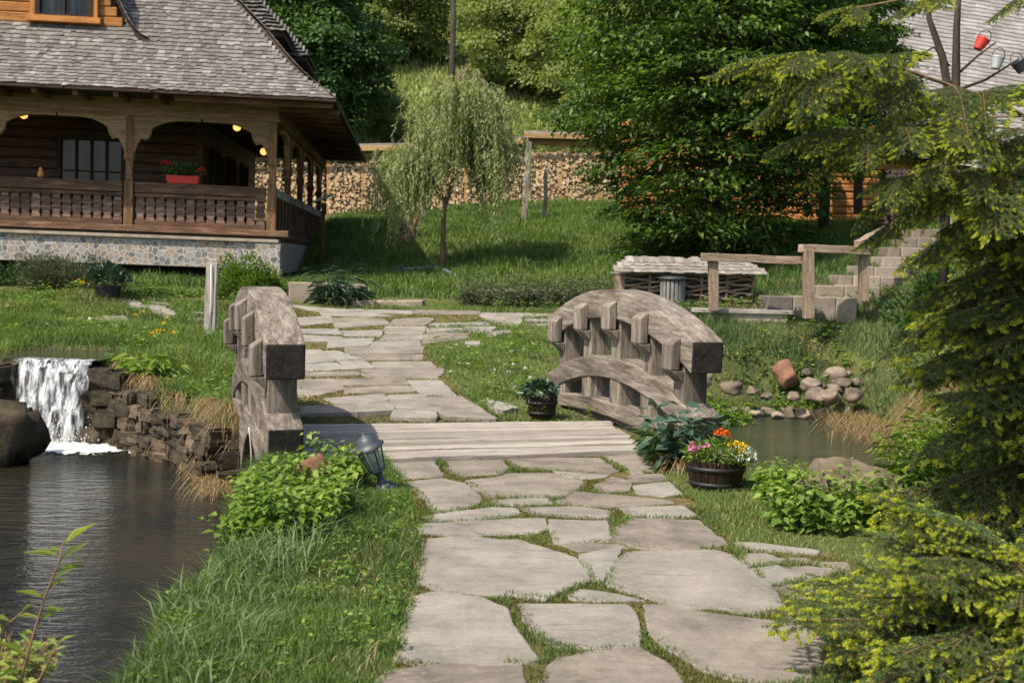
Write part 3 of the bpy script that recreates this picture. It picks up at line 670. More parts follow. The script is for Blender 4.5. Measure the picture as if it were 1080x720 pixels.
p = T(829, 397); rock('boulder', p, (.46, .4, .46), redrock_m, 'reddish brown angular boulder on the grassy bank above the far pond shore', 'boulder', seed=3, flat=1.6, rz=.4, sink=.42)
p = P(880, 556, 7.3); p.z = H1(p.x, p.y); rock('boulder', p+Vector((.10, .1, -.08)), (.78, .6, .52), mossrock_m, 'large rounded grey boulder overgrown with grass beside the right pond shore', 'boulder', seed=8, sink=.1, rough=.26, sub=5)
rock('boulder', (-5.72, 12.35, WATER), (1.05, .85, .84), darkrock_m, 'big dark wet boulder in the water left of the waterfall', 'boulder', seed=14, sink=.14, sub=4, smooth=False, rough=.34, rz=.25)
rock('boulder', (-5.0, 13.55, WATER), (.3, .3, .34), darkrock_m, 'small dark wet rock at the right foot of the waterfall', 'boulder', seed=12, sink=.2)
rock('boulder', (-6.0, 13.45, WATER), (.4, .35, .4), darkrock_m, 'small dark wet rock at the left foot of the waterfall behind the spray', 'boulder', seed=13, sink=.2)
p = G(310, 545, 0); rock('boulder', (p.x+.04, p.y+.35, -.03), (.27, .2, .46), redrock_m, 'brown pointed stone standing in the raspberry plant by the fallen lamp', 'boulder', seed=21, flat=1.7, sink=.05)
# shore stones of the right pond, read off the photo: px,py (base), width px
sh_l = [(758,441,20),(776,436,22),(742,425,26),(800,438,18),(716+60,425,16),(812,430,20),(833,437,24),(848,440,22),(866,436,26),(875,424,28),(860,419,30),(880,412,22),(888,405,24),(893,396,14),(872,396,16),(845,428,20),(838,418,18),(855,408,26),(820,440,16),(808,421,14),(898,420,26),(897,436,24),(772,412,26),(757,428,16),(903,403,16),(866,408,14),(880,398,26),(788,428,18),(825,428,14),(910,428,20),(850,394,15),(793,412,15)]
for i, (px, py, w) in enumerate(sh_l):
    d = 17.05+(441-py)*.03; q = P(px, py, d); wz = w*d/F; q.z = WATER+.02 if py > 425 else 0; q = q if py > 425 else T(px, py, 16.8)-Vector((0, 0, .03))
    rock('shore_stone', q, (wz*.95, wz*.85, wz*random.uniform(.5, .75)), [rock_m, mossrock_m, rock_m, concrete_m, rock_m][i % 5], 'rounded beige shore stone piled at the far edge of the right pond', 'stone', 'shore stones heaped at the far edge of the right pond', seed=40+i, rz=random.uniform(0, 3), sub=3, flat=1.1, rough=.3)
# stones edging the left bank under the waterfall side (dark dry-stone wall)
wl = []
path_pts = [(-4.95, 13.7), (-4.5, 13.32), (-4.0, 12.85), (-3.62, 12.45), (-3.3, 12.0), (-3.1, 11.5), (-2.95, 11.2)]
k = 0
for row in range(5):
    for seg in range(len(path_pts)-1):
        a = Vector(path_pts[seg]); b_ = Vector(path_pts[seg+1]); nn = max(1, int((b_-a).length/.24))
        for j in range(nn):
            t = (j+(.5 if row % 2 else 0))/nn; q = a.lerp(b_, t); hh = H1(q.x+.3, q.y+.3)
            z = WATER-.06+row*.15
            if z > -.2 + .22*(seg < 2): continue
            rock('wall_stone', (q.x+row*.018, q.y+row*.018, z), (random.uniform(.30, .46), random.uniform(.24, .34), random.uniform(.16, .21)), darkrock_m if (k*7) % 5 else brownrock_m, 'dark flat stone of the rough bank between waterfall and bridge', 'stone', 'stones stacked along the bank between waterfall and bridge', seed=200+k, rz=random.uniform(-.5, .4)-.78, sub=2, flat=2.4, sink=0, rough=.22, smooth=False); k += 1
for i in range(7):   # left of the fall
    rock('ledge_stone', (-6.55-.18*(i % 4), 13.95-.1*i % .3, WATER+.1+.2*(i//2)), (.5, .4, .26), darkrock_m, 'dark wet ledge stone behind the big boulder left of the waterfall', 'stone', 'wet ledge stones left of the waterfall', seed=300+i, rz=i, sub=2, flat=1.5, sink=0)
for i, (x, y, z, a, b_, c_) in enumerate([(-6.45, 13.95, .02, .6, .4, .24), (-4.92, 13.72, .05, .38, .34, .2), (-4.72, 13.56, .0, .36, .3, .22), (-4.85, 13.62, -.22, .42, .3, .2), (-4.78, 13.52, -.45, .4, .3, .22), (-4.95, 13.8, -.4, .3, .3, .3), (-6.42, 13.75, -.25, .5, .3, .26), (-6.5, 13.72, -.5, .5, .3, .26)]):
    rock('ledge_stone', (x, y, z), (a, b_, c_), darkrock_m, 'dark wet stone framing the lip and sides of the waterfall', 'stone', 'stones framing the waterfall', seed=400+i, rz=-.3, sub=2, sink=0, rough=.12, smooth=False)
for i in range(9):   # abutment stones under the far end of the left railing
    q = bp(2.75+.15*(i % 3), -.15+.35*(i//3), 0)
    rock('abutment_stone', (q.x, q.y, WATER+.02+.17*(i % 3)), (.4, .34, .2), darkrock_m, 'dark mossy abutment stone in the arch opening under the left bridge side', 'stone', 'abutment stones under the bridge', seed=340+i, rz=.3, sub=2, flat=2.2, sink=0, rough=.12, smooth=False)
# ------------------------------------------------------------------ the bridge
BR_RZ = math.atan2(AX.y, AX.x)
bridge = thing('wooden_bridge', 'weathered grey wooden footbridge with two arched railings over the stream', 'bridge', B0)
def arc(s, z0, rise, p=2.0): return z0+rise*(1-abs((s-1.78)/1.86)**p)
def arched(name, s0, s1, ztop, rise, th, wdt, wc, mat, parent, botf=None, n=22, cut=.0):
    """curved timber: local X along the bridge axis, local Y across"""
    M = Matrix.Translation(bp(0, wc)) @ Matrix((AX, -LT, Vector((0, 0, 1)))).transposed().to_4x4()
    top = []; bot = []
    for i in range(n+1):
        s = lerp(s0, s1, i/n); jt = .006*mnoise.noise((s*3, wc, ztop*5))
        top.append((s, arc(s, ztop, rise)+jt)); sb = lerp(s0+cut, s1-cut, i/n)
        bot.append((sb, (arc(sb, ztop, rise)-th+jt) if botf is None else botf(sb)))
    v = []; f = []
    for (a, b_) in ((top, -wdt/2), (top, wdt/2), (bot, wdt/2), (bot, -wdt/2)):
        v += [(x, b_, z) for x, z in a]
    m = n+1
    for i in range(n):
        for k in range(4):
            a, b_ = k*m+i, ((k+1) % 4)*m+i; f.append((a, a+1, b_+1, b_)[::-1])
    f.append((0, m, 2*m, 3*m)[::1]); f.append((3*m+n, 2*m+n, m+n, n))
    o = mesh(name, v, f, mat, parent, M)
    import bmesh
    bm = bmesh.new(); bm.from_mesh(o.data); bmesh.ops.recalc_face_normals(bm, faces=bm.faces); bm.to_mesh(o.data); bm.free()
    if name != 'side_stringer' or True:
        o.data.materials.append(end_wood)
        for pl in (o.data.polygons[len(f)-2], o.data.polygons[len(f)-1]): pl.material_index = 1
    return bevel(o, .014, 2)
HEADS = [.27, .94, 1.68, 2.44, 3.2]
def railing(wc, side, label):
    r = bpy.data.objects.new('railing', None); COL.objects.link(r); r.matrix_basis = Matrix.Translation(bp(0, wc)); setp(r, bridge); r['label'] = label
    # every beam is built under the railing
    arched('top_beam', -.05, BL, .93, .40, .285, .30, wc, bridge_wood, r, cut=.02)
    arched('lower_beam', -.08, BL, .30, .36, .22, .27, wc, bridge_wood, r, cut=.02)
    def under(s): return WATER-.1+max(0, .78*(1-((s-1.75)/1.25)**2)) if abs(s-1.75) < 1.25 else WATER-.1
    arched('side_stringer', -.1, BL+.05, .02, .10, .2, .16, wc+side*.03, bridge_wood, r, botf=under, n=40)
    arched('kerb_beam', -.05, BL, .10, .10, .15, .26, wc, bridge_wood, r)
    for k, s in enumerate(HEADS):
        end = False
        zt = arc(s, .93, .40); zl = arc(s, .30, .36)
        w = .20
        M = Matrix.Translation(bp(s, wc)) @ Matrix((Vector((0, 0, 1)), LT, -AX)).transposed().to_4x4()   # local X up (grain), Y across, Z toward viewer
        M = Matrix.Translation(bp(s, wc)) @ Matrix((Vector((0, 0, 1)), AX, LT)).transposed().to_4x4()
        mb = MB()
        hw = w/2 if not end else .08
        if not end:
            # head notched over the beam, standing proud on both faces, then the shaft
            mb.box((zl-.30, -hw, -.115), (zt-.10, hw, .115))
            for sg in (-1,):
                a, b_ = (-.24, -.15) if sg < 0 else (.15, .24)
                zb = zt-.39; lo = zb; hi = zt-.10
                v = [(lo, -hw, a), (lo, hw, a), (lo, hw, b_), (lo, -hw, b_), (hi-(.06 if sg < 0 else 0), -hw, a), (hi-(.06 if sg < 0 else 0), hw, a), (hi-(.06 if sg > 0 else 0), hw, b_), (hi-(.06 if sg > 0 else 0), -hw, b_)]
                mb.add(v, [(0, 1, 2, 3), (7, 6, 5, 4), (0, 4, 5, 1), (1, 5, 6, 2), (2, 6, 7, 3), (3, 7, 4, 0)])
                # shoulder under the head
                lo2 = zb-.11
                a2, b2 = (-.24, -.115) if sg < 0 else (.115, .24)
                v = [(lo2, -hw, -.115*1 if sg < 0 else .115), (lo2, hw, -.115 if sg < 0 else .115), (zb, hw, a2 if sg < 0 else b2), (zb, -hw, a2 if sg < 0 else b2), (zb, -hw, b2 if sg < 0 else a2), (zb, hw, b2 if sg < 0 else a2)]
                mb.add(v, [(0, 1, 2, 3), (3, 2, 5, 4), (0, 4, 5, 1), (0, 3, 4), (1, 5, 2)])
            mb.box((.10, -hw-.02, -.12), (zl-.16, hw+.02, .12))
        else:
            mb.box((.0, -hw, -.10), (zl-.15, hw, .10)); mb.box((zl-.02, -hw-.02, -.10), (zt-.2, hw+.02, .10))
        o = mb.build('post', bridge_wood, r, M)
        import bmesh
        bm = bmesh.new(); bm.from_mesh(o.data); bmesh.ops.recalc_face_normals(bm, faces=bm.faces); bm.to_mesh(o.data); bm.free()
        bevel(o, .012, 2)
railing(0, -1, 'left arched railing with black end grain facing the viewer'); railing(BW, 1, 'right arched railing leading away along the pond')
# deck: boards across, from the traced corners; carried earth slab behind
n = 10
for i in range(n):
    t0, t1 = i/n, (i+1)/n
    if i == 0: t1 -= .01
    j = [random.gauss(0, .004) for _ in range(4)]; g = .016/1.9
    a = PN0.lerp(PF0, t0+g); b_ = PN1.lerp(PF1, t0+g); c_ = PN1.lerp(PF1, t1-g); d_ = PN0.lerp(PF0, t1-g)
    ex = random.uniform(-.03, .03); dirx = (b_-a).normalized(); b_ = b_+dirx*ex; c_ = c_+dirx*ex
    mid0, mid1 = (a+d_)/2, (b_+c_)/2; M, l = frame(mid0, mid1)
    Mi = M.inverted(); q = [Mi @ p_ for p_ in (a, b_, c_, d_)]; dz = random.uniform(-.006, .006); v = []
    m = 26
    for z in (-.04, .014+dz):
        for e in (0, 1):
            for k in range(m+1):
                pp = (q[0] if e == 0 else q[3]).lerp(q[1] if e == 0 else q[2], k/m)
                wob = .014*mnoise.noise((pp.x*2.2, i*3.1+e*7, 0))+.004*mnoise.noise((pp.x*9, i*3.1+e*7, 5))
                v.append((pp.x, pp.y+wob*(1 if e == 0 else -1), z+(0.006*mnoise.noise((pp.x*1.3, i*5.0, 9)) if z > 0 else 0)))
    m1 = m+1; f = []
    for k in range(m):
        f += [(k, k+1, m1+k+1, m1+k)[::-1], (2*m1+k, 2*m1+k+1, 3*m1+k+1, 3*m1+k), (k, k+1, 2*m1+k+1, 2*m1+k), (m1+k, m1+k+1, 3*m1+k+1, 3*m1+k)[::-1]]
    f += [(0, m1, 3*m1, 2*m1)[::-1], (m, m1+m, 3*m1+m, 2*m1+m)]
    o = mesh('deck_board', v, f, plank_wood, bridge, M)
    if i in (0,): o['label'] = 'foremost deck board, split and bleached almost white'
    bevel(o, .005, 1)
mb = MB(); v = []
for w in (.05, BW-.05):
    for s, z in ((.35, -.035), (3.25, -.035), (3.25, -.25), (.35, -.25)): v.append(bp(s, w, z))
mb.add(v, [(0, 1, 2, 3), (7, 6, 5, 4), (0, 4, 5, 1), (1, 5, 6, 2), (2, 6, 7, 3), (3, 7, 4, 0)])
o = mb.build('deck_slab', ground_m, bridge)
n_ = len(o.data.vertices); a = o.data.attributes.new('mask', 'FLOAT_COLOR', 'POINT'); a.data.foreach_set('color', np.tile(np.array([.3, .6, 0, 1], np.float32), n_))
# rope hanging from the left railing
p0 = bp(.9, -.17, .15); mb = MB(); pts = []
for i in range(14): t = i/13; pts.append((p0.x-.02+.02*math.sin(t*5), p0.y, lerp(.18, -.62, t)))
mb.tube(pts, .007, 6); tag(mb.build('rope', rope_m, smooth=True), 'pale thin rope hanging down the outer side of the left bridge railing', 'rope')
# ------------------------------------------------------------------ wooden house
HA = R(5); HC = P(291, 250, 23.0)                       # corner of the veranda floor
U = Vector((-math.cos(HA), -math.sin(HA), -.022)); U.normalize()    # along the front to the left; the old floor sags a little to the right
U = Vector((-math.cos(HA), -math.sin(HA), .020)); V = Vector((-math.sin(HA), math.cos(HA), 0)); Z = Vector((.020, 0, 1)).normalized()
house = thing('wooden_house', 'old wooden house with shingled hip roof, dormer and carved veranda on a stone base', 'house', HC-Vector((0, 0, .7)))
def hp(u, v, z): return HC+U*u+V*v+Z*z
def hM(u, v, z): return Matrix.Translation(hp(u, v, z)) @ Matrix((-U, V, Z)).transposed().to_4x4()
FL, SL = 13.0, 12.0                                       # front and side lengths
def hbox(name, u0, u1, v0, v1, z0, z1, mat, parent, bev=.006, along='u'):
    """box in house coordinates; local X is the grain"""
    if along == 'u': a, b_ = hp(u0, (v0+v1)/2, (z0+z1)/2), hp(u1, (v0+v1)/2, (z0+z1)/2); return beam(name, b_, a, abs(v1-v0), z1-z0, mat, parent, bev)
    if along == 'v': a, b_ = hp((u0+u1)/2, v0, (z0+z1)/2), hp((u0+u1)/2, v1, (z0+z1)/2); return beam(name, a, b_, abs(u1-u0), z1-z0, mat, parent, bev)
    a, b_ = hp((u0+u1)/2, (v0+v1)/2, z0), hp((u0+u1)/2, (v0+v1)/2, z1); return beam(name, a, b_, abs(u1-u0), abs(v1-v0), mat, parent, bev, up=V)
# stone base and its dark crawl space
sb = bpy.data.objects.new('stone_base', None); 
mb = MB(); MH = hM(0, 0, 0)
def base_box(name, x0, x1, y0, y1, z0, z1, mat): 
    mb = MB(); mb.box((x0, y0, z0), (x1, y1, z1)); return bevel(mb.build(name, mat, house, MH), .01)
base_box('stone_base', -FL, -.02, .02, .30, -.66, -.12, rubble_m)
base_box('corner_pier', -.42, .10, -.03, .45, -1.05, -.13, rubble_m)
base_box('coping', -FL, .06, -.05, .32, -.12, -.055, concrete_m)
base_box('side_skirt', -.14, .0, .45, SL, -.75, -.10, grey_wood)
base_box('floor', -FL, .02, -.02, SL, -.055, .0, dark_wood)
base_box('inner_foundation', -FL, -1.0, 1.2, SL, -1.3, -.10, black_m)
base_box('sill_beam', -FL, .25, -.06, .14, .002, .13, house_wood)
for v_ in (3, 6, 9, 11.8): base_box('pier', -.2, .0, v_-.1, v_+.1, -1.1, -.74, grey_wood)
# posts with carved brackets
def carved_post(u, v, rot, flip=(1, 1), br=True):
    M = Matrix.Translation(hp(u, v, 0)) @ Matrix((-U, V, Z)).transposed().to_4x4() @ Matrix.Rotation(rot, 4, 'Z')
    Mx = M @ Matrix.Rotation(R(-90), 4, 'Y')        # local X up
    mb = MB()
    for z0, z1, hw in ((.0, 1.0, .09), (1.0, 1.42, .068), (1.42, 1.55, .095), (1.55, 1.60, .08), (1.60, 2.27, .072)):
        mb.box((z0, -hw, -hw), (z1, hw, hw))
    for z in (1.03, 1.12, 1.38): mb.box((z, -.08, -.08), (z+.03, .08, .08))
    o = bevel(mb.build('post', arch_wood if False else post_wood, house, Mx), .012); 
    if not br: return
    for sg in flip:
        if not sg: continue
        # bracket: outer post line, up along the beam, curved carved underside
        pts = [(.0, 1.30), (.078, 1.38)]
        for i in range(15):
            t = i/14; a = t*math.pi/2; pts.append((.08+.95*(1-math.cos(a))*.98, 1.40+.82*math.sin(a)))
        # carved nibs
        pts = [(x+(.05 if i in (8, 9) else 0), z-(.10 if i == 8 else .06 if i == 9 else 0)) for i, (x, z) in enumerate(pts)]
        pts += [(1.38, 2.22), (1.38, 2.279), (0, 2.279)]
        q = [(x*sg, z) for x, z in pts]
        if sg < 0: q = q[::-1]
        mb = MB(); mb.prism(q, -.05, .05); o = mb.build('bracket', arch_wood, house, M)
        import bmesh
        bm = bmesh.new(); bm.from_mesh(o.data); bmesh.ops.recalc_face_normals(bm, faces=bm.faces); bm.to_mesh(o.data); bm.free()
post_wood = wood('post_wood', (.09, .045, .02), (.22, .12, .055), (.36, .21, .11), stain=.4, gs=(1.2, 14, 14))
PU = [.1, 2.9, 5.7, 8.5, 11.3]
for i, u in enumerate(PU): carved_post(u, .05, 0, (1, -1) if i else (-1, 0))
PV = [2.8, 5.6, 8.4, 11.2]
for v_ in PV: carved_post(.1, v_, R(90), (1, -1))
# beams
hbox('eave_beam', 0, FL, -.02, .14, 2.28, 2.625, arch_wood, house)
hbox('eave_beam', -.02, .16, .0, SL, 2.28, 2.625, house_wood, house, along='v')
hbox('outrigger_beam', -1.2, -.03, .0, .14, 2.50, 2.624, house_wood, house)
# railing: handrail boards, bottom rail and fretted balusters
for a, b_ in ((.22, 2.78), (3.02, 5.58), (5.82, 8.38)):
    rl = bpy.data.objects.new('railing', None); COL.objects.link(rl); rl.matrix_basis = Matrix.Translation(hp(a, 0, 0)); setp(rl, house)
    hbox('handrail', a, b_, -.05, .10, .78, .98, house_wood, rl); hbox('middle_rail', a, b_, -.02, .07, .70, .77, house_wood, rl); hbox('bottom_rail', a, b_, -.02, .07, .135, .23, house_wood, rl)
    nb = 13; w = (b_-a)/nb; prof = [(.42, 0), (.42, .04), (.30, .10), (.44, .15), (.47, .22), (.36, .27), (.47, .32), (.44, .38), (.30, .42), (.42, .47), (.42, .485)]
    poly = [(x*w, z) for x, z in prof]+[(-x*w, z) for x, z in prof[::-1]]
    first = None
    for k in range(nb):
        M = Matrix.Translation(hp(a+w*(k+.5), .03, .225)) @ Matrix((-U, V, Z)).transposed().to_4x4()
        if first is None:
            mb = MB(); mb.prism(poly, -.014, .014); first = mb.build('baluster', baluster_wood, rl, M)
        else:
            c = first.copy(); COL.objects.link(c); c.matrix_basis = M
for i in range(4):      # solid boarded side railing
    v0, v1 = ([.05]+PV)[i]+.1, PV[i]-.1
    rl = bpy.data.objects.new('side_railing', None); COL.objects.link(rl); rl.matrix_basis = Matrix.Translation(hp(.1, v0, 0)); setp(rl, house)
    hbox('handrail', .02, .16, v0, v1, .80, .97, grey_wood, rl, along='v'); hbox('panel', .06, .10, v0, v1, .10, .80, dark_wood, rl, along='v')
    k = v0
    hbox('bottom_rail', .0, .12, v0, v1, -.09, .08, house_wood, rl, along='v')
    for j in range(1, 4): hbox('upright', .02, .058, lerp(v0, v1, j/4)-.05, lerp(v0, v1, j/4)+.05, .08, .80, house_wood, rl, along='z')
# walls of logs behind the veranda
WV, WU = 1.95, 1.95
def log_courses(name, u0, u1, v0, v1, along):
    mb = MB(); z = 0; h = .215; first = True
    L_ = (u1-u0) if along == 'u' else (v1-v0)
    while z < 2.45:
        # rounded course
        prof = [(0, 0), (.06, .012), (.085, .06), (.09, .11), (.085, .155), (.06, .203), (0, .213)]
        n = len(mb.v)
        mb.add([(x_, -p_[0], z+p_[1]) for x_ in (0, L_) for p_ in prof], [(i, i+1, i+8, i+7) for i in range(6)]+[(0, 1, 2, 3, 4, 5, 6), (13, 12, 11, 10, 9, 8, 7)])
        z += h
    if along == 'u': M = Matrix.Translation(hp(u1, v0, 0)) @ Matrix((-U, V, Z)).transposed().to_4x4()
    else: M = Matrix.Translation(hp(u0, v1, 0)) @ Matrix((-V, -U, Z)).transposed().to_4x4()
    o = mb.build(name, log_wall, house, M)
    import bmesh
    bm = bmesh.new(); bm.from_mesh(o.data); bmesh.ops.recalc_face_normals(bm, faces=bm.faces); bm.to_mesh(o.data); bm.free(); return o
log_courses('front_wall', WU, FL, WV, WV, 'u'); log_courses('side_wall', WU, WU, WV, SL-1, 'v')
base_box('wall_light_block', -FL, -WU-.02, WV+.015, SL-1, 0, 2.55, black_m)  # unseen black box, added to stop light leaking between the log courses
base_box('corner_board', -WU-.02, -WU+.14, WV-.14, WV+.1, 0, 2.5, log_wall)
def win(u, v, z0, w, h, face, npx=2, npz=2, fm=None):
    if face == 'f': M = Matrix.Translation(hp(u, v-.16, z0)) @ Matrix((-U, V, Z)).transposed().to_4x4()
    else: M = Matrix.Translation(hp(u-.16, v, z0)) @ Matrix((V, U, Z)).transposed().to_4x4()
    t = .09; mb = MB()
    mb.box((-w/2-t, -.04, -t), (-w/2, .06, h+t)); mb.box((w/2, -.04, -t), (w/2+t, .06, h+t)); mb.box((-w/2, -.04, -t), (w/2, .06, 0)); mb.box((-w/2, -.04, h), (w/2, .06, h+t))
    for i in range(1, npx): mb.box((-w/2+w*i/npx-.022, -.02, .0), (-w/2+w*i/npx+.022, .035, h))
    for i in range(1, npz): mb.box((-w/2, -.012, h*i/npz-.015), (w/2, .030, h*i/npz+.015))
    o = mb.build('window', fm or dark_wood, house, M)
    mb = MB(); mb.box((-w/2, .036, 0), (w/2, .045, h)); mb.build('pane', pane_m, o, M)
    return o
win(4.12, WV, .62, 1.25, 1.3, 'f', 4, 2); win(7.2, WV, .62, 1.25, 1.3, 'f', 4, 2)
for v_ in (3.4, 5.6, 7.8): win(WU, v_, .5, .8, 1.4, 's', 2, 3)
o = hbox('side_door', WU-.02, WU-.1, 2.2, 2.9, 0, 2.0, dark_wood, house, along='z')
# ceiling of the veranda and rafters
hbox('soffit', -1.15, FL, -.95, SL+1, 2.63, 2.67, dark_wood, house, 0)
for i in range(16):
    v_ = -.7+i*.8; hbox('rafter', -1.12, 1.9, v_-.05, v_+.05, 2.52, 2.628, house_wood, house, .004)
for i in range(14):
    u_ = 2.2+i*.75; hbox('rafter', u_-.05, u_+.05, -.9, 1.9, 2.52, 2.628, house_wood, house, .004, along='v')
# roof: hip with a flare at the eave.  profile: inset s -> height
OH = 1.18; Z0 = 2.66
def rz_(s): return 1.02*s+.10*math.sin(min(1, s/1.6)*math.pi)*-1+.0
def front_uv(t, s): return t, s
rv = []; rf = []
SS = [0, .3, .6, 1.0, 1.5, 2.2, 3.0, 4.0, 5.2]
for s in SS:
    z = Z0+rz_(s)
    rv += [hp(FL+1, -1.0+s, z), hp(-OH+s, -1.0+s, z), hp(-OH+s, SL+1-s, z)]
for i in range(len(SS)-1): rf += [(3*i, 3*i+1, 3*i+4, 3*i+3), (3*i+1, 3*i+2, 3*i+5, 3*i+4)]
mr = MB(); mr.add([p-Vector((0, 0, .05)) for p in rv], rf)
roof = mr.build('roof', dark_wood, house)
hbox('fascia', -OH-.02, FL, -1.02, -.98, 2.61, 2.665, dark_wood, roof, .004); hbox('fascia', -OH-.02, -OH+.02, -1.0, SL+1, 2.60, 2.72, dark_wood, roof, .004, along='v')
def shakes(name, rows, mat, parent, th=.014, w=.10, expo=.115, over=1.75, seed=1, jit=.011):
    """rows: list of (left point, right point, up-slope dir, normal) ; builds one mesh of riven shingles"""
    rg = np.random.default_rng(seed); V_ = []; F_ = []; T_ = []; nq = 0
    for (a, b_, up, nn) in rows:
        a = np.array(a); b_ = np.array(b_); up = np.array(up); nn = np.array(nn); L0 = np.linalg.norm(b_-a)
        if L0 < .1: continue
        d = (b_-a)/L0; x = -rg.uniform(0, w)
        while x < L0:
            ww = w*rg.uniform(.5, 1.6); x0, x1 = max(x, 0)+.001, min(x+ww, L0)-.001; x += ww
            if x1-x0 < .02: continue
            dn = rg.normal(0, jit); lf = rg.uniform(0, .003); tw = rg.normal(0, .002); ln = expo*over
            sk = rg.normal(0, .006)
            q = [a+d*x0+up*(dn+sk)+nn*(.02+lf), a+d*x1+up*(dn-sk)+nn*(.02+lf+tw), a+d*x1+up*(dn+ln)+nn*.0, a+d*x0+up*(dn+ln)+nn*.0]
            q += [p_+nn*th*(1 if i < 2 else .4) for i, p_ in enumerate(q)]
            V_ += q; k = nq; nq += 8; F_ += [(k+4, k+5, k+6, k+7), (k, k+1, k+5, k+4), (k+1, k+2, k+6, k+5), (k+3, k, k+4, k+7)]; T_ += [float(np.clip(rg.normal(.5, .2), 0, 1))]*8
    o = npmesh(name, np.array(V_), [np.array(F_)], mat, parent, tint=T_); o.data.shade_flat(); return o
rows = []; s = 0; ex = .118; uw = []
while s < 5.0:
    z = Z0+rz_(s); z2 = Z0+rz_(s+.05); bow = .0
    hr = .22*math.sin(min(1, s/.8)*math.pi/2)       # rounded hip: rows stop short, the turn is shingled apart
    a = hp(FL, -1+s, z); b_ = hp(-OH+s+hr, -1+s, z)
    up = (hp(0, -1+s+.05, z2)-hp(0, -1+s, z)).normalized(); nn = (b_-a).normalized().cross(up); nn = -nn if nn.z < 0 else nn
    rows.append((a, b_, up, nn))
    # the turn
    c_ = hp(-OH+s, -1+s+hr, z); pr = b_
    for k in range(1, 5):
        an = k/4*math.pi/2; cc = hp(-OH+s+hr, -1+s+hr, z); q = cc+U*(-hr*math.sin(an))-V*(hr*math.cos(an))
        m_ = ((pr+q)/2-cc).normalized() if hr > .01 else -V; upk = (-m_*.7+Z*.72).normalized(); nk = (m_*.72+Z*.7).normalized()
        rows.append((pr, q, upk, nk)); pr = q
    e = hp(-OH+s, SL+1-s, z); upk = (U*.7+Z*.72).normalized(); nk = (-U*.72+Z*.7).normalized()
    rows.append((pr, e, upk, nk))
    ds = ex/math.hypot(1, 1.02); s += ds
o = shakes('shingles', rows, shake, roof)
# dormer: orange log wall, window, swooping shingled roof on both sides
DV = 1.40; dz = rz_(DV)+Z0
def dp(u, z, v=1.62): return hp(u, v-1.0, z)
DU0, DU1 = 3.05, 7.4     # right and left foot
M = hM(0, DV-1.0, 0)
mb = MB(); zz = dz
rows_n = 14; hh = .2
for k in range(rows_n):
    z0 = dz+k*hh; xr = -(DU0+.10+ (k*hh)*.52+ .06*k*.2); xl = -(DU1-.1-(k*hh)*.52)
    if xr <= xl+.3: break
    mb.box((xl, -.04+.008*(k % 2), z0+.004), (xr, .10, z0+hh-.006))
dw = mb.build('dormer_wall', orange_wood, house, M); bevel(dw, .02, 2)
dormer_w = win(4.27, DV-.90-.04, dz+.18, .92, .95, 'f', 2, 2)
for ch in [c for c in bpy.data.objects if c.parent == dormer_w]: pass
o = hbox('dormer_sill', 3.55, 4.98, DV-1.18, DV-1.06, dz+.02, dz+.14, orange_wood, house)
o = hbox('dormer_trim', 3.62, 3.75, DV-1.12, DV-1.04, dz+.14, dz+1.3, orange_wood, house, along='z'); hbox('dormer_trim', 4.80, 4.93, DV-1.12, DV-1.04, dz+.14, dz+1.3, orange_wood, house, along='z')
# swoop: curve in (u,z) from the eave up, extruded back into the roof
cur = [(2.62, dz-.22), (2.80, dz-.12), (2.98, dz+.10), (3.12, dz+.36), (3.26, dz+.66), (3.42, dz+1.0), (3.66, dz+1.5), (4.2, dz+2.4)]
for sg in (1, -1):
    rows = []; sl_ = []
    for i in range(len(cur)-1):
        (u0, z0), (u1, z1) = cur[i], cur[i+1]
        if sg < 0: u0, u1 = 2*5.2-u0, 2*5.2-u1
        nseg = max(1, int(math.hypot(u1-u0, z1-z0)/.115))
        for j in range(nseg):
            t = j/nseg; u = lerp(u0, u1, t); z = lerp(z0, z1, t)
            up = (U*(u1-u0)+Z*(z1-z0)).normalized(); nn = V.cross(up); nn = nn if (nn.z > 0) else -nn
            A = hp(u, DV-1.3, z); B_ = hp(u, 3.2, z); rows.append((A, B_, up, nn) if sg > 0 else (B_, A, up, nn))
    shakes('dormer_shingles', rows, shake, roof, seed=5+sg)
    mb = MB(); vs = []
    for (u, z) in cur:
        if sg < 0: u = 2*5.2-u
        vs += [hp(u, DV-1.28, z-.03), hp(u, 3.2, z-.03), hp(u, DV-1.28, z-.10), hp(u, 3.2, z-.10)]
    k = len(cur); fs = []
    for i in range(k-1): a = 4*i; fs += [(a, a+4, a+5, a+1), (a+2, a+3, a+7, a+6), (a, a+2, a+6, a+4), (a+1, a+5, a+7, a+3)]
    mb.add(vs, fs); mb.build('dormer_roof_board', dark_wood, roof)
# two small upper eaves standing out on the right side of the roof
for (px, py, dd, ss) in ((262, 36, 26.5, .9), (292, 62, 28.5, .8)):
    q = P(px, py, dd); M = Matrix.Translation(q) @ Matrix((-U, V, Z)).transposed().to_4x4()
    rows = []
    for k in range(9):
        t = k*.11; a = q+(-U)*(ss-.7*t)*1+V*(-.6)+Z*(t*.75); b_ = a+V*3; up = (U*.68+Z*.73).normalized(); rows.append((a, b_, up, (-U*.73+Z*.68).normalized()))
        a2 = q+(U*1.4)+V*(-.6+t*.5)+Z*(t*.75); b2 = q+(-U)*(ss-.7*t)+V*(-.6)+Z*(t*.75); rows.append((a2, b2, (V*.5+Z*.75).normalized(), (-V*.75+Z*.5).normalized()))
    shakes('side_eave_shingles', rows, shake, roof, seed=int(px))
    mb = MB(); mb.box((-1.4, -.55, -.12), (ss-.03, 2.4, -.005)); mb.build('side_eave', dark_wood, roof, M)
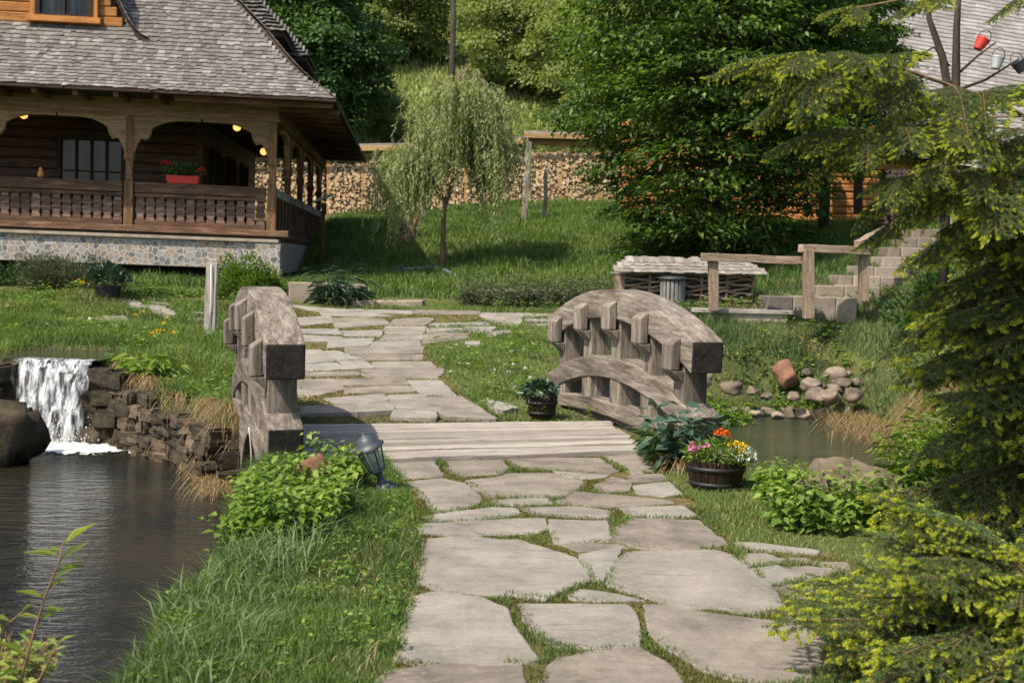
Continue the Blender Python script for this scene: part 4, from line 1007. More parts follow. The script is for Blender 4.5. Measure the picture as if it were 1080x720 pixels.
# lamps under the veranda ceiling
for px, py, dd, lb in ((25, 121, 23.8, 'lit amber lamp under the left bay of the veranda'), (250, 134, 24.2, 'lit amber lamp hanging left of the corner post of the veranda'), (278, 160, 27.5, 'lit amber lamp farthest back along the side veranda')):
    q = P(px, py, dd); t = thing('porch_lamp', lb, 'lamp', q)
    mb = MB(); mb.lathe([(.02, -.085), (.07, -.055), (.085, 0), (.06, .06), (.02, .08)], 14, Matrix.Translation(q)); mb.build('globe', lamp_m, t, smooth=True)
    mb = MB(); mb.lathe([(.02, .07), (.03, .085), (.012, .11), (.008, .3)], 10, Matrix.Translation(q)); mb.build('cord', black_m, t)
# things on the veranda rail
def clump(name, c, r, n, ln, wd, mat, parent=None, up=.5, seed=None, M=None, flat=1, curl=.2):
    rg = rng; th = rg.uniform(0, 2*np.pi, n); u = rg.uniform(-.3, 1, n); rr = np.array(r)*rg.uniform(.35, 1, n)[:, None]**.6
    d = np.stack([np.cos(th)*np.sqrt(1-u*u), np.sin(th)*np.sqrt(1-u*u), u], 1); p = np.array(c)+d*rr
    dd = unit(d+rg.normal(0, .5, (n, 3))+np.array([0, 0, up*.3])); nn = unit(rg.normal(0, .6, (n, 3))+np.array([0, 0, 1.]))
    t = np.clip(rg.normal(.5, .25, n), 0, 1)
    return leaf_mesh(name, p, dd, nn, ln*rg.uniform(.6, 1.2, n), wd*rg.uniform(.6, 1.2, n), t, mat, parent, M, curl)
q = hp(1.85, .02, .985)
t = thing('flower_box', 'red flower box with green leaves and red geraniums on the veranda handrail', 'flower box', q)
M = Matrix.Translation(q) @ Matrix((-U, V, Z)).transposed().to_4x4(); mb = MB()
mb.add([(-.29, -.07, 0), (.29, -.07, 0), (.29, .07, 0), (-.29, .07, 0), (-.33, -.09, .16), (.33, -.09, .16), (.33, .09, .16), (-.33, .09, .16)], [(0, 3, 2, 1), (4, 5, 6, 7), (0, 1, 5, 4), (1, 2, 6, 5), (2, 3, 7, 6), (3, 0, 4, 7)])
bevel(mb.build('box', red_m, t, M), .01)
clump('leaves', (q.x, q.y, q.z+.24), (.42, .16, .15), 420, .07, .06, herbd_m, t)
for dx, dzz in ((-.30, .40), (-.24, .36), (.36, .24), (.42, .28), (-.36, .38)):
    clump('flower', (q.x+dx, q.y-.1, q.z+dzz), (.05, .05, .045), 30, .035, .03, fl_red, t)
q = hp(4.6, .02, .985); t = thing('carved_rooster', 'small orange and brown ornament sitting on the left veranda handrail', 'ornament', q)
mb = MB(); mb.lathe([(.02, 0), (.055, .02), (.07, .07), (.045, .12), (.03, .15), (.04, .18), (.015, .21)], 10, Matrix.Translation(q)); mb.build('body', orange_m, t, smooth=True)
t.name = 'rail_ornament'
q = P(345, 216, 28); q2 = P(340, 210, 28); t = thing('mailbox_plate', 'tilted metal letter plate on a short post beside the veranda end', 'plate', P(337, 240, 28)); t.name = 'tilted_plate'
beam('plate', P(331, 213, 28), P(352, 205, 28), .18, .05, tin_m, t); beam('post', P(341, 270, 28), P(341, 214, 28), .08, .08, house_wood, t)
# ------------------------------------------------------------------ garden things
def gz(p, dz=0): return Vector((p.x, p.y, H1(p.x, p.y)+dz))
def fixn(o):
    import bmesh
    bm = bmesh.new(); bm.from_mesh(o.data); bmesh.ops.recalc_face_normals(bm, faces=bm.faces); bm.to_mesh(o.data); bm.free(); return o
# fallen garden lamp in the herb
q = G(411, 517, 0); q.z = -.05
t = thing('garden_lamp', 'dark grey lantern on a short foot, leaning over beside the deck', 'lamp', q)
LM = Matrix.Translation(G(406, 519, 0)+Vector((0, 0, .02))) @ Matrix.Rotation(R(-20), 4, 'Y') @ Matrix.Rotation(R(10), 4, 'X') @ Matrix.Scale(.72, 4)
mb = MB(); mb.lathe([(.115, 0), (.12, .012), (.10, .03), (.05, .07), (.034, .12), (.03, .16), (.045, .17), (.03, .185)], 20, LM); mb.build('foot', greymetal_m, t, smooth=True)
mb = MB(); mb.lathe([(.03, .18), (.075, .195), (.08, .21), (.07, .215)], 6, LM); mb.build('lantern_base', greymetal_m, t)
mb = MB()
for k in range(6):
    a = k*math.pi/3; c_, s_2 = math.cos(a), math.sin(a); mb.tube([(c_*.075, s_2*.075, .21), (c_*.125, s_2*.125, .45)], .008, 5, LM)
mb.build('lantern_frame', greymetal_m, t)
mb = MB(); vv = []; ff = []
for k in range(6):
    a = k*math.pi/3; vv += [(math.cos(a)*.071, math.sin(a)*.071, .215), (math.cos(a)*.12, math.sin(a)*.12, .445)]
for k in range(6): j = (k+1) % 6; ff.append((2*k, 2*j, 2*j+1, 2*k+1))
mb.add(vv, ff, LM); mb.build('glass', glass_m, t)
mb = MB(); mb.lathe([(.03, .215), (.034, .28), (.02, .30)], 12, LM); mb.build('socket', greymetal_m, t, smooth=True)
mb = MB(); mb.lathe([(.02, .30), (.032, .34), (.032, .40), (.01, .43)], 12, LM); mb.build('bulb', white_m, t, smooth=True)
mb = MB(); mb.lathe([(.15, .442), (.155, .452), (.12, .475), (.10, .495), (.09, .53), (.05, .565), (.02, .575), (.015, .59), (.004, .605)], 24, LM); mb.build('cap', greymetal_m, t, smooth=True)
# half-barrel planters
def barrel(px, py, d, dia, h, label, cat='planter', mat=barrel_wood):
    q = P(px, py, d) if d else G(px, py, 0); t = thing('barrel_planter', label, cat, q); r = dia/2; M = Matrix.Translation(q)
    mb = MB(); n = 22
    prof = [(.76, 0), (.88, .3), (.96, .62), (1.0, 1.0)]
    for j in range(n):
        a0, a1 = 2*math.pi*(j+.04)/n, 2*math.pi*(j+.96)/n; v = []
        for pr, pz in prof:
            for a in (a0, a1): v.append((math.cos(a)*r*pr, math.sin(a)*r*pr, pz*h))
            for a in (a1, a0): v.append((math.cos(a)*(r*pr-.018), math.sin(a)*(r*pr-.018), pz*h))
        f = []
        for i in range(3):
            for k in range(4): f.append((4*i+k, 4*i+(k+1) % 4, 4*i+4+(k+1) % 4, 4*i+4+k))
        f += [(3, 2, 1, 0), (12, 13, 14, 15)]; mb.add(v, f)
    o = mb.build('tub', mat, t, M); bevel(o, .003, 1)
    for z in (.2, .72):
        rr = r*(.76+.28*z-.04*z*z)+.008; mb = MB(); mb.lathe([(rr, z*h-.016), (rr+.004, z*h-.016), (rr+.006, z*h+.016), (rr, z*h+.016)], 32); mb.build('hoop', iron_m, t, M, True)
    mb = MB(); mb.lathe([(r*.9, h*.9), (r*.5, h*.95), (.01, h*.96)], 20); mb.build('soil', darkrock_m, t, M)
    return t, q
t, q = barrel(754, 514, 0, .43, .215, 'dark half barrel planter with pink, yellow and orange flowers beside the pond')
clump('leaves', (q.x+.02, q.y, q.z+.24), (.24, .22, .09), 900, .05, .022, herb_m, t)
clump('leaves', (q.x+.12, q.y-.05, q.z+.25), (.16, .16, .07), 500, .02, .016, fl_white, t) 
def flw(c, r, m, n=26): clump('flower', c, (r, r, r*.8), n, .022, .02, m, t)
for i in range(8): flw((q.x-.20+random.uniform(-.05, .12), q.y-.12+random.uniform(-.06, .12), q.z+random.uniform(.25, .33)), .015, fl_pink, 16)
for i in range(11): flw((q.x+.07+random.uniform(-.1, .14), q.y-.06+random.uniform(-.1, .1), q.z+random.uniform(.28, .34)), .022, fl_yel)
flw((q.x+.02, q.y-.02, q.z+.40), .035, fl_org, 60); flw((q.x+.06, q.y-.03, q.z+.39), .03, fl_org, 40)
t, q = barrel(571, 438.5, 0, .33, .20, 'small dark half barrel planter at the far end of the right bridge railing')
clump('leaves', (q.x-.02, q.y, q.z+.24), (.17, .16, .12), 330, .075, .045, hosta_m, t); 
for i in range(4): flw((q.x+random.uniform(-.1, .12), q.y-.14, q.z+random.uniform(.16, .24)), .015, fl_pink, 16)
q = gz(T(114, 317)); t = thing('flower_pot', 'black pot with glossy broad leaves and yellow flowers on the lawn before the house', 'flower pot', q)
mb = MB(); mb.lathe([(.17, 0), (.22, .2), (.235, .21), (.235, .235), (.21, .235), (.2, .2), (.01, .19)], 20, Matrix.Translation(q)); mb.build('pot', black_m, t, smooth=False)
clump('leaves', (q.x, q.y, q.z+.33), (.30, .25, .24), 240, .14, .085, hosta_m, t)
for i in range(4): flw((q.x-.36+random.uniform(-.1, .1), q.y-.1, q.z+.27+random.uniform(-.04, .04)), .045, fl_yel)
# post of planks by the left railing
q = T(221, 353); q = gz(q, -.2); top = P(224, 277, q.y)
o = beam('wooden_stake', q, top, .165, .10, grey_wood, None, .01, up=Vector((0, 1, 0)), wob=.004); tag(o, 'upright grey board post with a white cord standing left of the bridge', 'post')
mb = MB(); a = q.lerp(top, .98); mb.tube([a+Vector((.0, -.075, 0)), q.lerp(top, .5)+Vector((.02, -.072, 0)), q.lerp(top, .2)+Vector((-.01, -.075, 0))], .008, 5); c_ = mb.build('cord', white_m, o, smooth=True)
rock('pebble', q+Vector((.02, -.12, .18)), (.11, .1, .12), white_m, 'small white round stone at the foot of the grey board post', 'stone', seed=77, sub=2)
q = T(258, 333); rock('pebble', gz(q), (.32, .2, .16), orange_m, 'low orange stone behind the grey board post', 'stone', seed=78, sub=2)
rock('pebble', gz(T(95, 337)), (.10, .1, .10), white_m, 'small white stone on the left lawn beside the sandy patch', 'stone', seed=79, sub=2)
# concrete edging wall by the house corner and the step
a, b_ = gz(T(303, 318)), gz(T(384, 318)); a.z -= .1; b_.z -= .1
o = beam('garden_wall', a+Vector((0, .1, .2)), b_+Vector((0, .1, .2)), .24, .44, concrete_m, None, .02, wob=.008); tag(o, 'low beige concrete edging wall below the house corner', 'wall')
a, b_ = gz(T(372, 319)), gz(T(447, 321)); o = beam('garden_step', a, b_, .5, .12, concrete_m, None, .02); tag(o, 'thin concrete step slab right of the low edging wall', 'step')
a, b_ = gz(T(500, 316)), gz(T(600, 318)); o = beam('kerb_stone', a+Vector((0, .3, .1)), b_+Vector((0, .3, .1)), .2, .2, concrete_m, None, .02); tag(o, 'half hidden concrete kerb behind the bushy grass left of the wicker box', 'kerb')
# hose
mb = MB(); pts = [gz(T(x, y), .06) for x, y in ((425, 287), (440, 286), (455, 284), (467, 286), (476, 290), (482, 295))]; mb.tube(pts, .035, 8)
tag(mb.build('water_hose', hose_m, smooth=True), 'blue grey hose lying in the grass at the foot of the willow', 'hose')
q = gz(T(421, 289)); rock('sprinkler_lump', q, (.3, .25, .25), bindark_m, 'small black tarp bundle at the end of the hose', 'bundle', seed=5, sub=2).name = 'bundle'
# tree stump on the lawn
q = gz(T(430, 252), -.1); t = thing('tree_stump', 'rough brown tree stump on the slope left of the willow', 'stump', q)
mb = MB()
pts = []
for i in range(7): pts.append(q+Vector((.03*math.sin(i), 0, i*.11)))
mb.tube(pts, [.36, .28, .24, .24, .22, .20, .14], 11); o = mb.build('wood', willow_bark, t); 
mb = MB(); mb.tube([q+Vector((.1, 0, .3)), q+Vector((.24, -.05, .6)), q+Vector((.22, -.05, .85))], [.1, .08, .05], 8); mb.build('snag', willow_bark, t)
# wicker box with shingled lid (the bin shelter)
q = P(718, 318, 20.6); q.z = P(718, 322, 20.6).z; BT = Matrix.Translation(q) @ Matrix.Rotation(R(4), 4, 'Z')
t = thing('wicker_box', 'woven stick box with a grey shingled lid at the foot of the slope', 'box', q)
w_, d_, h_ = 1.15, .55, .55
mb = MB(); mb.box((-w_+.04, -d_+.05, 0), (w_-.04, d_-.05, h_)); mb.build('lining', black_m, t, BT)
mb = MB()
for r_ in range(15):
    z = .03+r_*.036; pts = []; ph = r_ % 2*math.pi
    for i in range(29):
        x = -w_+2*w_*i/28; pts.append((x, -d_+.05*math.sin(i*math.pi/3.5+ph+r_*.9)+random.gauss(0, .008), z+.035*math.sin(i*.45+r_*1.7)+random.gauss(0, .006)))
    mb.tube(pts, random.uniform(.016, .026), 6)
for sx in (-1, 1):
    for r_ in range(14): mb.tube([(sx*w_, -d_, .04+r_*.038), (sx*(w_+.03), 0, .05+r_*.038), (sx*w_, d_, .04+r_*.038)], .02, 5)
mb.build('wicker', wicker_wood, t, BT, True)
for k in range(6):
    x = lerp(-w_, w_, k/5); mb = MB(); mb.tube([(x, -d_-.01, 0), (x+.01, -d_-.02, h_+.02)], .028, 7); mb.build('stake', wicker_wood, t, BT, True)
rows = []
for k in range(4):
    A = BT @ Vector((-w_-.20+.09*k, -d_-.22+k*.13, h_+.02+k*.055)); B_ = BT @ Vector((w_+.20-.09*k, -d_-.22+k*.13, h_+.02+k*.055)); up = Vector((0, .92, .39)).normalized(); rows.append((A, B_, up, Vector((0, -.39, .92))))
shakes('lid', rows, pale_shake, t, w=.085, expo=.14, over=2.4, th=.014, jit=.02)
mb = MB(); mb.box((-w_-.05, -d_-.05, h_), (w_+.05, d_+.05, h_+.03)); mb.box((-w_+.1, -.2, h_+.03), (w_-.1, .25, h_+.16)); mb.build('lid_core', grey_wood, t, BT)
# slatted bin
q = P(709, 322, 19.75); t = thing('waste_bin', 'round slatted grey bin with a dark rim in front of the wicker box', 'bin', q); M = Matrix.Translation(q)
mb = MB()
for k in range(18):
    a = 2*math.pi*k/18; Mk = Matrix.Rotation(a, 4, 'Z'); mb.box((.19, -.026, .03), (.215, .026, .44), Mk)
bevel(mb.build('slats', bin_m, t, M), .004); mb = MB(); mb.lathe([(.18, .02), (.185, .40), (.175, .42)], 20); mb.build('liner', black_m, t, M)
mb = MB(); mb.lathe([(.225, .43), (.25, .45), (.25, .48), (.21, .50), (.10, .505), (.01, .51)], 24); mb.build('rim', bindark_m, t, M, True)
# platform, railings and stone stairs
t = thing('timber_platform', 'low whitewashed platform with plank top under the wooden handrail', 'platform', P(780, 345, 19))
beam('top_plank', P(728, 326.5, 19.3), P(833, 329, 19.3), .55, .07, grey_wood, t, .01); 
o = beam('face', P(745, 346, 19.12), P(829, 347, 19.12), .10, .62, concrete_m, t, .01)
t = thing('wooden_handrail', 'weathered timber handrail on square posts leading to the stone stairs', 'handrail', P(800, 330, 19))
def vpost(px, pyb, pyt, d, w): b_ = P(px, pyb, d); a = P(px+(pyb-pyt)*-.02, pyt, d); a.x = P(px-1, pyt, d).x; return beam('post', b_, a, w, w, rail_wood, t, .012, up=Vector((0, 1, 0)), wob=.003)
vpost(753, 328, 274, 18.9, .155); vpost(853, 336, 263, 18.5, .165); vpost(911, 318, 258, 18.9, .145)
beam('rail', P(739, 271, 18.85), P(847, 275, 18.7), .16, .13, rail_wood, t, .012, wob=.004); beam('rail', P(844, 262, 18.5), P(916, 265, 18.85), .16, .13, rail_wood, t, .012, wob=.004)
beam('rail', P(905, 258, 18.8), P(972, 224, 21.0), .15, .13, rail_wood, t, .012, wob=.004)
t = thing('slope_handrail', 'pale pole handrail rising up the slope behind the spruce', 'handrail', P(1040, 260, 22))
beam('rail', P(985, 213, 21.5), P(1100, 166, 24), .11, .11, grey_wood, t, .02); 
for px, pb, pt, d in ((1000, 255, 208, 21.8), (1062, 240, 182, 23.2)): beam('post', P(px, pb, d), P(px, pt, d), .12, .12, grey_wood, t, .01, up=Vector((0, 1, 0)))
t = thing('stone_stairs', 'flight of grey and tan block steps climbing right behind the handrail', 'stairs', P(860, 332, 19))
sx = [(810, 312, 331, 905), (862, 301, 313, 930), (886, 291, 302, 955), (905, 281, 292, 972), (931, 271, 282, 985), (938, 261, 272, 990), (953, 251, 262, 1000), (962, 241, 252, 1010)]
for i, (x0, yt, yb, x1) in enumerate(sx):
    d = 19.3+i*.42; A = P(x0, yt, d); B_ = P(x1, yt+1, d-.15); Lx = B_.x-A.x; nb = 3; x = A.x
    cuts = sorted([0, 1]+[random.uniform(.2, .45), random.uniform(.55, .8)])
    for k in range(3):
        xa, xb = A.x+Lx*cuts[k], A.x+Lx*cuts[k+1]; zt = A.z+random.uniform(-.012, .012); yy = d-.15*cuts[k]+random.uniform(-.02, .02)
        mb = MB(); mb.box((0, 0, -.34 if i else -.5), (xb-xa-.008, .75, 0)); bevel(mb.build('step_block', random.choice([step_m, steptan_m, steptan_m, step_m, stepdark_m]), t, Matrix.Translation((xa, yy, zt))), .015)
# ------------------------------------------------------------------ woodshed with split firewood
SY = 40.0
shed = thing('woodshed', 'long open woodshed full of split firewood on top of the grassy slope', 'shed', P(500, 222, SY))
zb = P(480, 226, SY).z-.1
def shed_seg(px0, py0, px1, py1, dz=.0):
    a, b_ = P(px0, py0, SY-.75), P(px1, py1, SY-.75); beam('roof', a+Vector((0, 1.1, .08)), b_+Vector((0, 1.1, .08)), 2.3, .10, grey_wood, shed, .01); beam('fascia', a-Vector((0, .12, .04)), b_-Vector((0, .12, .04)), .05, .17, shed_wood, shed, .01)
    beam('plate', a+Vector((0, .3, -.24)), b_+Vector((0, .3, -.24)), .14, .14, shed_wood, shed, .01)
shed_seg(235, 158, 437, 155); shed_seg(553, 142, 880, 150); shed_seg(438, 153, 552, 148)
for px, pt in ((262, 162), (303, 162), (347, 163), (383, 163), (432, 160), (492, 160), (524, 160), (591, 155), (634, 152), (702, 153), (760, 155)):
    a = P(px, 224, SY-.45); a.z = zb-.3; b_ = P(px, pt, SY-.45); beam('post', a, b_, .15, .15, shed_wood, shed, .01, up=Vector((0, 1, 0)))
    for sg in (-1, 1): beam('brace', b_+Vector((0, 0, -.5)), b_+Vector((sg*.42, 0, -.04)), .08, .09, shed_wood, shed, .008, up=Vector((0, 1, 0)))
mb = MB(); a, b_ = P(235, 224, SY+.9), P(800, 224, SY+.9); beam('back_wall', Vector((a.x, a.y, zb+.9)), Vector((b_.x, b_.y, zb+.9)), .05, 2.0, dark_wood, shed, 0)
# logs: split faces toward the viewer; three shared log shapes
def log_shape(k):
    rs = random.Random(k); n = rs.choice([3, 4, 4, 5]); a0 = rs.uniform(0, 6); poly = []
    for i in range(n): a = a0+i*2*math.pi/n+rs.uniform(-.25, .25); r = rs.uniform(.75, 1.15); poly.append((math.cos(a)*r, math.sin(a)*r))
    return poly
shapes = [log_shape(k) for k in range(12)]
lm_ = []
for k, pl in enumerate(shapes):
    me = bpy.data.meshes.new('firewood_log'); n = len(pl)
    me.from_pydata([(x, -.25, z) for x, z in pl]+[(x, .25, z) for x, z in pl], [], [tuple(range(n)), tuple(range(2*n-1, n-1, -1))]+[(i, i+n, (i+1) % n+n, (i+1) % n) for i in range(n)])
    me.materials.append(log_m); lm_.append(me)
spots = []
def stack(px0, px1, pyt, d, r0=.055):
    x0, x1 = P(px0, 200, d).x, P(px1, 200, d).x; z0 = zb-.1; z1 = P((px0+px1)/2, pyt, d).z; z = z0; row = 0
    while z < z1:
        x = x0+(row % 2)*r0; 
        while x < x1: spots.append((x+random.uniform(-.02, .02), d-.28+random.uniform(-.06, .06), z+random.uniform(-.02, .02), r0*random.uniform(.75, 1.3))); x += r0*1.55
        z += r0*1.33; row += 1
stack(262, 300, 172, SY, .062); stack(303, 345, 172, SY, .062); stack(349, 381, 174, SY, .062); stack(385, 430, 172, SY, .062); stack(434, 490, 170, SY, .062); stack(494, 522, 166, SY, .062); stack(526, 589, 162, SY, .062); stack(593, 700, 164, SY, .062); stack(702, 800, 166, SY, .062)
# those seen largest: between px 345 and 432, and 575-650
def keyf(s):
    px = 540+F*s[0]/s[1]; vis = 0 if (342 < px < 384 or 560 < px < 655 or 262 < px < 284) else 1; return (vis, -s[3])
spots.sort(key=keyf)
for i, (x, y, z, r_) in enumerate(spots[:300]):
    o = bpy.data.objects.new('firewood_log', lm_[i % 12]); COL.objects.link(o)
    o.matrix_basis = Matrix.Translation((x, y, z)) @ Matrix.Rotation(random.uniform(0, 6.28), 4, 'Y') @ Matrix.Diagonal((r_, 1, r_, 1))
    tag(o, 'pale split firewood log stacked end-on in the long woodshed', 'log', 'firewood logs stacked in the woodshed')
def bulk_logs(name, sp, mat, label):
    mb = MB(); tt = []
    for i, (x, y, z, r_) in enumerate(sp):
        pl = shapes[i % 12]; n = len(pl); M = Matrix.Translation((x, y, z)) @ Matrix.Rotation(random.uniform(0, 6.28), 4, 'Y') @ Matrix.Diagonal((r_, 1, r_, 1))
        mb.add([(a, -.25, b_) for a, b_ in pl]+[(a, .25, b_) for a, b_ in pl], [tuple(range(n)), tuple(range(2*n-1, n-1, -1))]+[(k, k+n, (k+1) % n+n, (k+1) % n) for k in range(n)], M); tt += [random.uniform(-.1, .5)]*(2*n)
    stuff(mesh(name, mb.v, mb.f, mat, tint=tt), label, 'firewood')
bulk_logs('firewood_logs', spots[300:], log_m, 'remaining split logs filling the long woodshed')
for px, pb, pt, w, lb, dx in ((553, 234, 150, .17, 'leaning weathered grey post with a bent top before the woodshed', 5), (574, 232, 178, .12, 'short thin grey post right of the leaning post', 2), (447, 232, 170, .12, 'thin grey post half hidden behind the willow crown', 0)):
    a = gz(T(px, pb), -.2); b_ = P(px+dx, pt, a.y); tag(beam('grey_post', a, b_, w, w, grey_wood, None, .015, up=Vector((0, 1, 0)), wob=.012), lb, 'post')
q = P(477, 230, 46); q.z = H1(q.x, 46)-.3; mb = MB(); mb.tube([q, P(477, 80, 46), P(479, -60, 46)], [.16, .12, .09], 8); tag(mb.build('utility_pole', bark, smooth=True), 'thin bare dark pole rising behind the willow tree', 'pole')
# ------------------------------------------------------------------ the second building, upper right
t = thing('log_cabin', 'orange log cabin with a grey shingled roof behind the trees at upper right', 'cabin', P(960, 220, 31))
z0 = P(900, 222, 31).z-.3; xa, xb = P(655, 200, 31).x, P(1200, 200, 31).x; mb = MB()
for k in range(13): mb.box((0, -.02+.012*(k % 2), k*.2), (xb-xa, .3, k*.2+.185))
bevel(mb.build('log_wall', orange_wood, t, Matrix.Translation((xa, 31, z0))), .04, 2)
for px in (745, 868, 905, 985): a = P(px, 225, 30.4); b_ = P(px, 150, 30.4); beam('post', a, b_, .2, .2, dark_wood, t, .01, up=Vector((0, 1, 0)))
rows = []; a0 = P(830, 178, 29.6); k = 0; al = Vector((1, .06, -.05)).normalized(); al = (P(1150, 208, 28.6)-P(850, 132, 31)).normalized()
E0, E1 = P(820, 140, 31.2), P(1180, 205, 29.6); al = (E1-E0).normalized(); upv = Vector((0, .55, .83)); upv = (upv-al*upv.dot(al)).normalized(); nn = al.cross(upv); nn = nn if nn.y < 0 else -nn
for k in range(44): o_ = upv*(k*.15); rows.append((E0+o_, E1+o_, upv, nn))
rf_ = shakes('roof', rows, slate_shake, t, w=.24, expo=.15, over=1.5)
mb = MB(); mb.add([E0-nn*.05, E1-nn*.05, E1+upv*6.5-nn*.05, E0+upv*6.5-nn*.05], [(0, 1, 2, 3)]); mb.build('roof_deck', dark_wood, t)
sp = []; x0, x1 = P(932, 200, 25).x, P(1010, 200, 25).x; zz = P(970, 236, 25).z
for r_ in range(12):
    x = x0
    while x < x1: sp.append((x+random.uniform(-.02, .02), 25, zz+r_*.1, random.uniform(.05, .075))); x += .12
bulk_logs('pink_firewood', sp, pinklog_m, 'pinkish pile of split logs half hidden behind the spruce')
# thin ornamental tree hung with pots
q = P(1000, 230, 15); q.z = H1(q.x, 15)-.1
t = thing('thin_tree', 'thin dark leafless tree hung with pots at the upper right edge', 'tree', q)
mb = MB(); mb.tube([q, P(1001, 100, 15), P(994, 60, 15), P(980, 20, 15), P(975, -40, 15)], [.07, .055, .05, .035, .02], 7); mb.tube([P(1004, 190, 15), P(1008, 95, 15), P(1009, 30, 15), P(1013, -40, 15)], [.06, .06, .045, .03], 7)
mb.tube([P(1001, 70, 15), P(985, 50, 15), P(962, 62, 15)], [.02, .015, .01], 5); mb.tube([P(1008, 80, 15), P(1030, 60, 15), P(1050, 45, 15)], [.02, .015, .01], 5); mb.tube([P(1010, 95, 15), P(1040, 84, 15), P(1075, 62, 15)], [.025, .018, .012], 5)
mb.build('trunk', bark, t, smooth=True)
def hung(px, py, mat, lb, tilt):
    q = P(px, py, 14.8); t = thing('hanging_pot', lb, 'pot', q); M = Matrix.Translation(q) @ Matrix.Rotation(tilt, 4, 'Y'); mb = MB(); mb.lathe([(.055, -.07), (.085, .06), (.09, .065), (.09, .08), (.08, .08), (.06, -.05), (.01, -.055)], 16, M); mb.build('pot', mat, t)
    mb = MB(); pts = [M @ Vector((.085*math.cos(a), 0, .07+.13*math.sin(a))) for a in [i*math.pi/8 for i in range(9)]]; mb.tube(pts, .006, 5); mb.build('handle', black_m, t)
hung(1034, 47, red_m, 'red pot hanging tilted from the thin dark tree', .5); hung(1076, 71, bindark_m, 'dark pot hanging at the right edge of the photo', -.5); hung(1051, 67, tin_m, 'small pale grey pot hanging between the red and the dark pot', .2)
# leaf trellis sticks on brook bank: none
# ------------------------------------------------------------------ vegetation
def tuft_tint(x, y, mean=.5, sd=.22):
    t = np.array([mnoise.noise((a*.7, b_*.7, 2)) for a, b_ in zip(x[::1], y[::1])]) if len(x) < 4000 else (np.sin(x*1.3+1.7*np.sin(y*.9))*.5+np.sin(y*2.1+x*.6+1.3*np.sin(x*1.9)))*.35
    return np.clip(mean+.26*t+rng.normal(0, sd+.04, len(x)), 0, 1)
def house_block(x, y):
    rx, ry = x-HC.x, y-HC.y; u = rx*U.x+ry*U.y; v = rx*V.x+ry*V.y; return (u > -.05) & (v > .25)
def scatter(n, x0, x1, y0, y1, poly=None, noponds=.02, path=False, edge=None):
    x = rng.uniform(x0, x1, n); y = rng.uniform(y0, y1, n)
    if poly is not None: k = pip(x, y, poly); x, y = x[k], y[k]
    h, s, sb = H(x, y, True)
    ok = (s > noponds) & (sb > .02) & ~look(MS, x, y) & ~look(MBR, x, y) & ~look(RL, x, y) & ~house_block(x, y)
    ov = look(OV, x, y); ok |= ov & ~look(MS, x, y) & ~look(MBR, x, y) & ~look(RL, x, y); ipath = look(MP, x, y)
    ok &= ipath if path else ~ipath
    h = np.where(ov, Hbase(x, y)-.035, h)
    # inside the camera's view, with a margin
    px = F*x/np.maximum(y, .5); ok &= (abs(px) < 640)
    return x[ok], y[ok], h[ok], s[ok]
def patchy(x, y, f=1.0, seed=0):   # smooth value 0..1
    return .5+.25*(np.sin(x*f*2.1+seed+1.5*np.sin(y*f*1.3))+np.sin(y*f*2.7+seed*2+1.2*np.sin(x*f*1.9)))
def grass(name, n, box, h0, w, mat, label, poly=None, path=False, hvar=.5, mean=.5, lean=(.1, .9), hf=None, nop=.02, keep=None):
    x, y, h, s = scatter(n, *box, poly=poly, path=path, noponds=nop)
    if keep is not None: k = keep(x, y, s); x, y, h, s = x[k], y[k], h[k], s[k]
    hh = h0*(1-hvar+hvar*rng.uniform(0, 1, len(x)))*(.55+.9*patchy(x, y, 1.7, 3))
    if hf is not None: hh = hh*hf(x, y, s)
    k = hh > .008; x, y, h, hh = x[k], y[k], h[k], hh[k]
    o = blades(name, np.stack([x, y, h-(.0 if path else .01)], 1), hh, w*rng.uniform(.7, 1.3, len(x)), rng.uniform(*lean, len(x)), mat, tuft_tint(x, y, mean)); return stuff(o, label, 'grass')
def edge_left(x, y, s):      # lower toward the path, taller toward the water
    return np.clip(.35+(.55-(x+.5))*.0+np.clip((-.45-x)/.9, 0, 1)*.8, .25, 1.05)*np.where((x > -1.3) & (x < -.65) & (y > 5.3) & (y < 6.3), .6, 1)
grass('near_left_grass', 120000, (-2.5, -.1, 3.0, 9.2), .17, .005, grass_m, 'long green grass on the bank between the left pond and the path', hf=edge_left, keep=lambda x, y, s: x < .3, mean=.45)
grass('near_left_long_grass', 5000, (-2.1, -1.0, 3.2, 8.0), .27, .007, grassb_m, 'arching long grass blades at the left pond edge', lean=(.5, 1.1), mean=.65, nop=-.08)
grass('near_right_grass', 60000, (1.0, 3.6, 3.2, 10.6), .07, .0045, grass_m, 'short grass beside the right edge of the path', mean=.62, lean=(.3, 1.1))
grass('near_right_dry_grass', 9000, (1.0, 3.0, 4.8, 8.4), .05, .004, straw_m, 'dry straw among the short grass beside the path', lean=(.6, 1.3), keep=lambda x, y, s: patchy(x, y, 2.3, 1) > .5)
grass('joint_grass', 260000, (-1, 2.2, 3.2, 10), .026, .004, moss_m, 'moss and small grass growing in the joints of the path', path=True, keep=lambda x, y, s: patchy(x, y, 3.1, 5) > .22, mean=.5)
grass('joint_green_grass', 130000, (-1, 2.2, 3.2, 10), .042, .004, grass_m, 'green grass strips between the flagstones', path=True, keep=lambda x, y, s: patchy(x, y, 2.3, 8) > .5, mean=.45)
grass('joint_tufts', 5000, (-1, 2.2, 3.2, 10), .06, .0045, grass_m, 'small tufts of grass in the joints of the path', path=True, keep=lambda x, y, s: patchy(x, y, 4.3, 2) > .70)
grass('far_joint_grass', 90000, (-4.5, 2.5, 10.5, 20.5), .026, .012, moss_m, 'low moss in the joints of the path beyond the bridge', path=True)
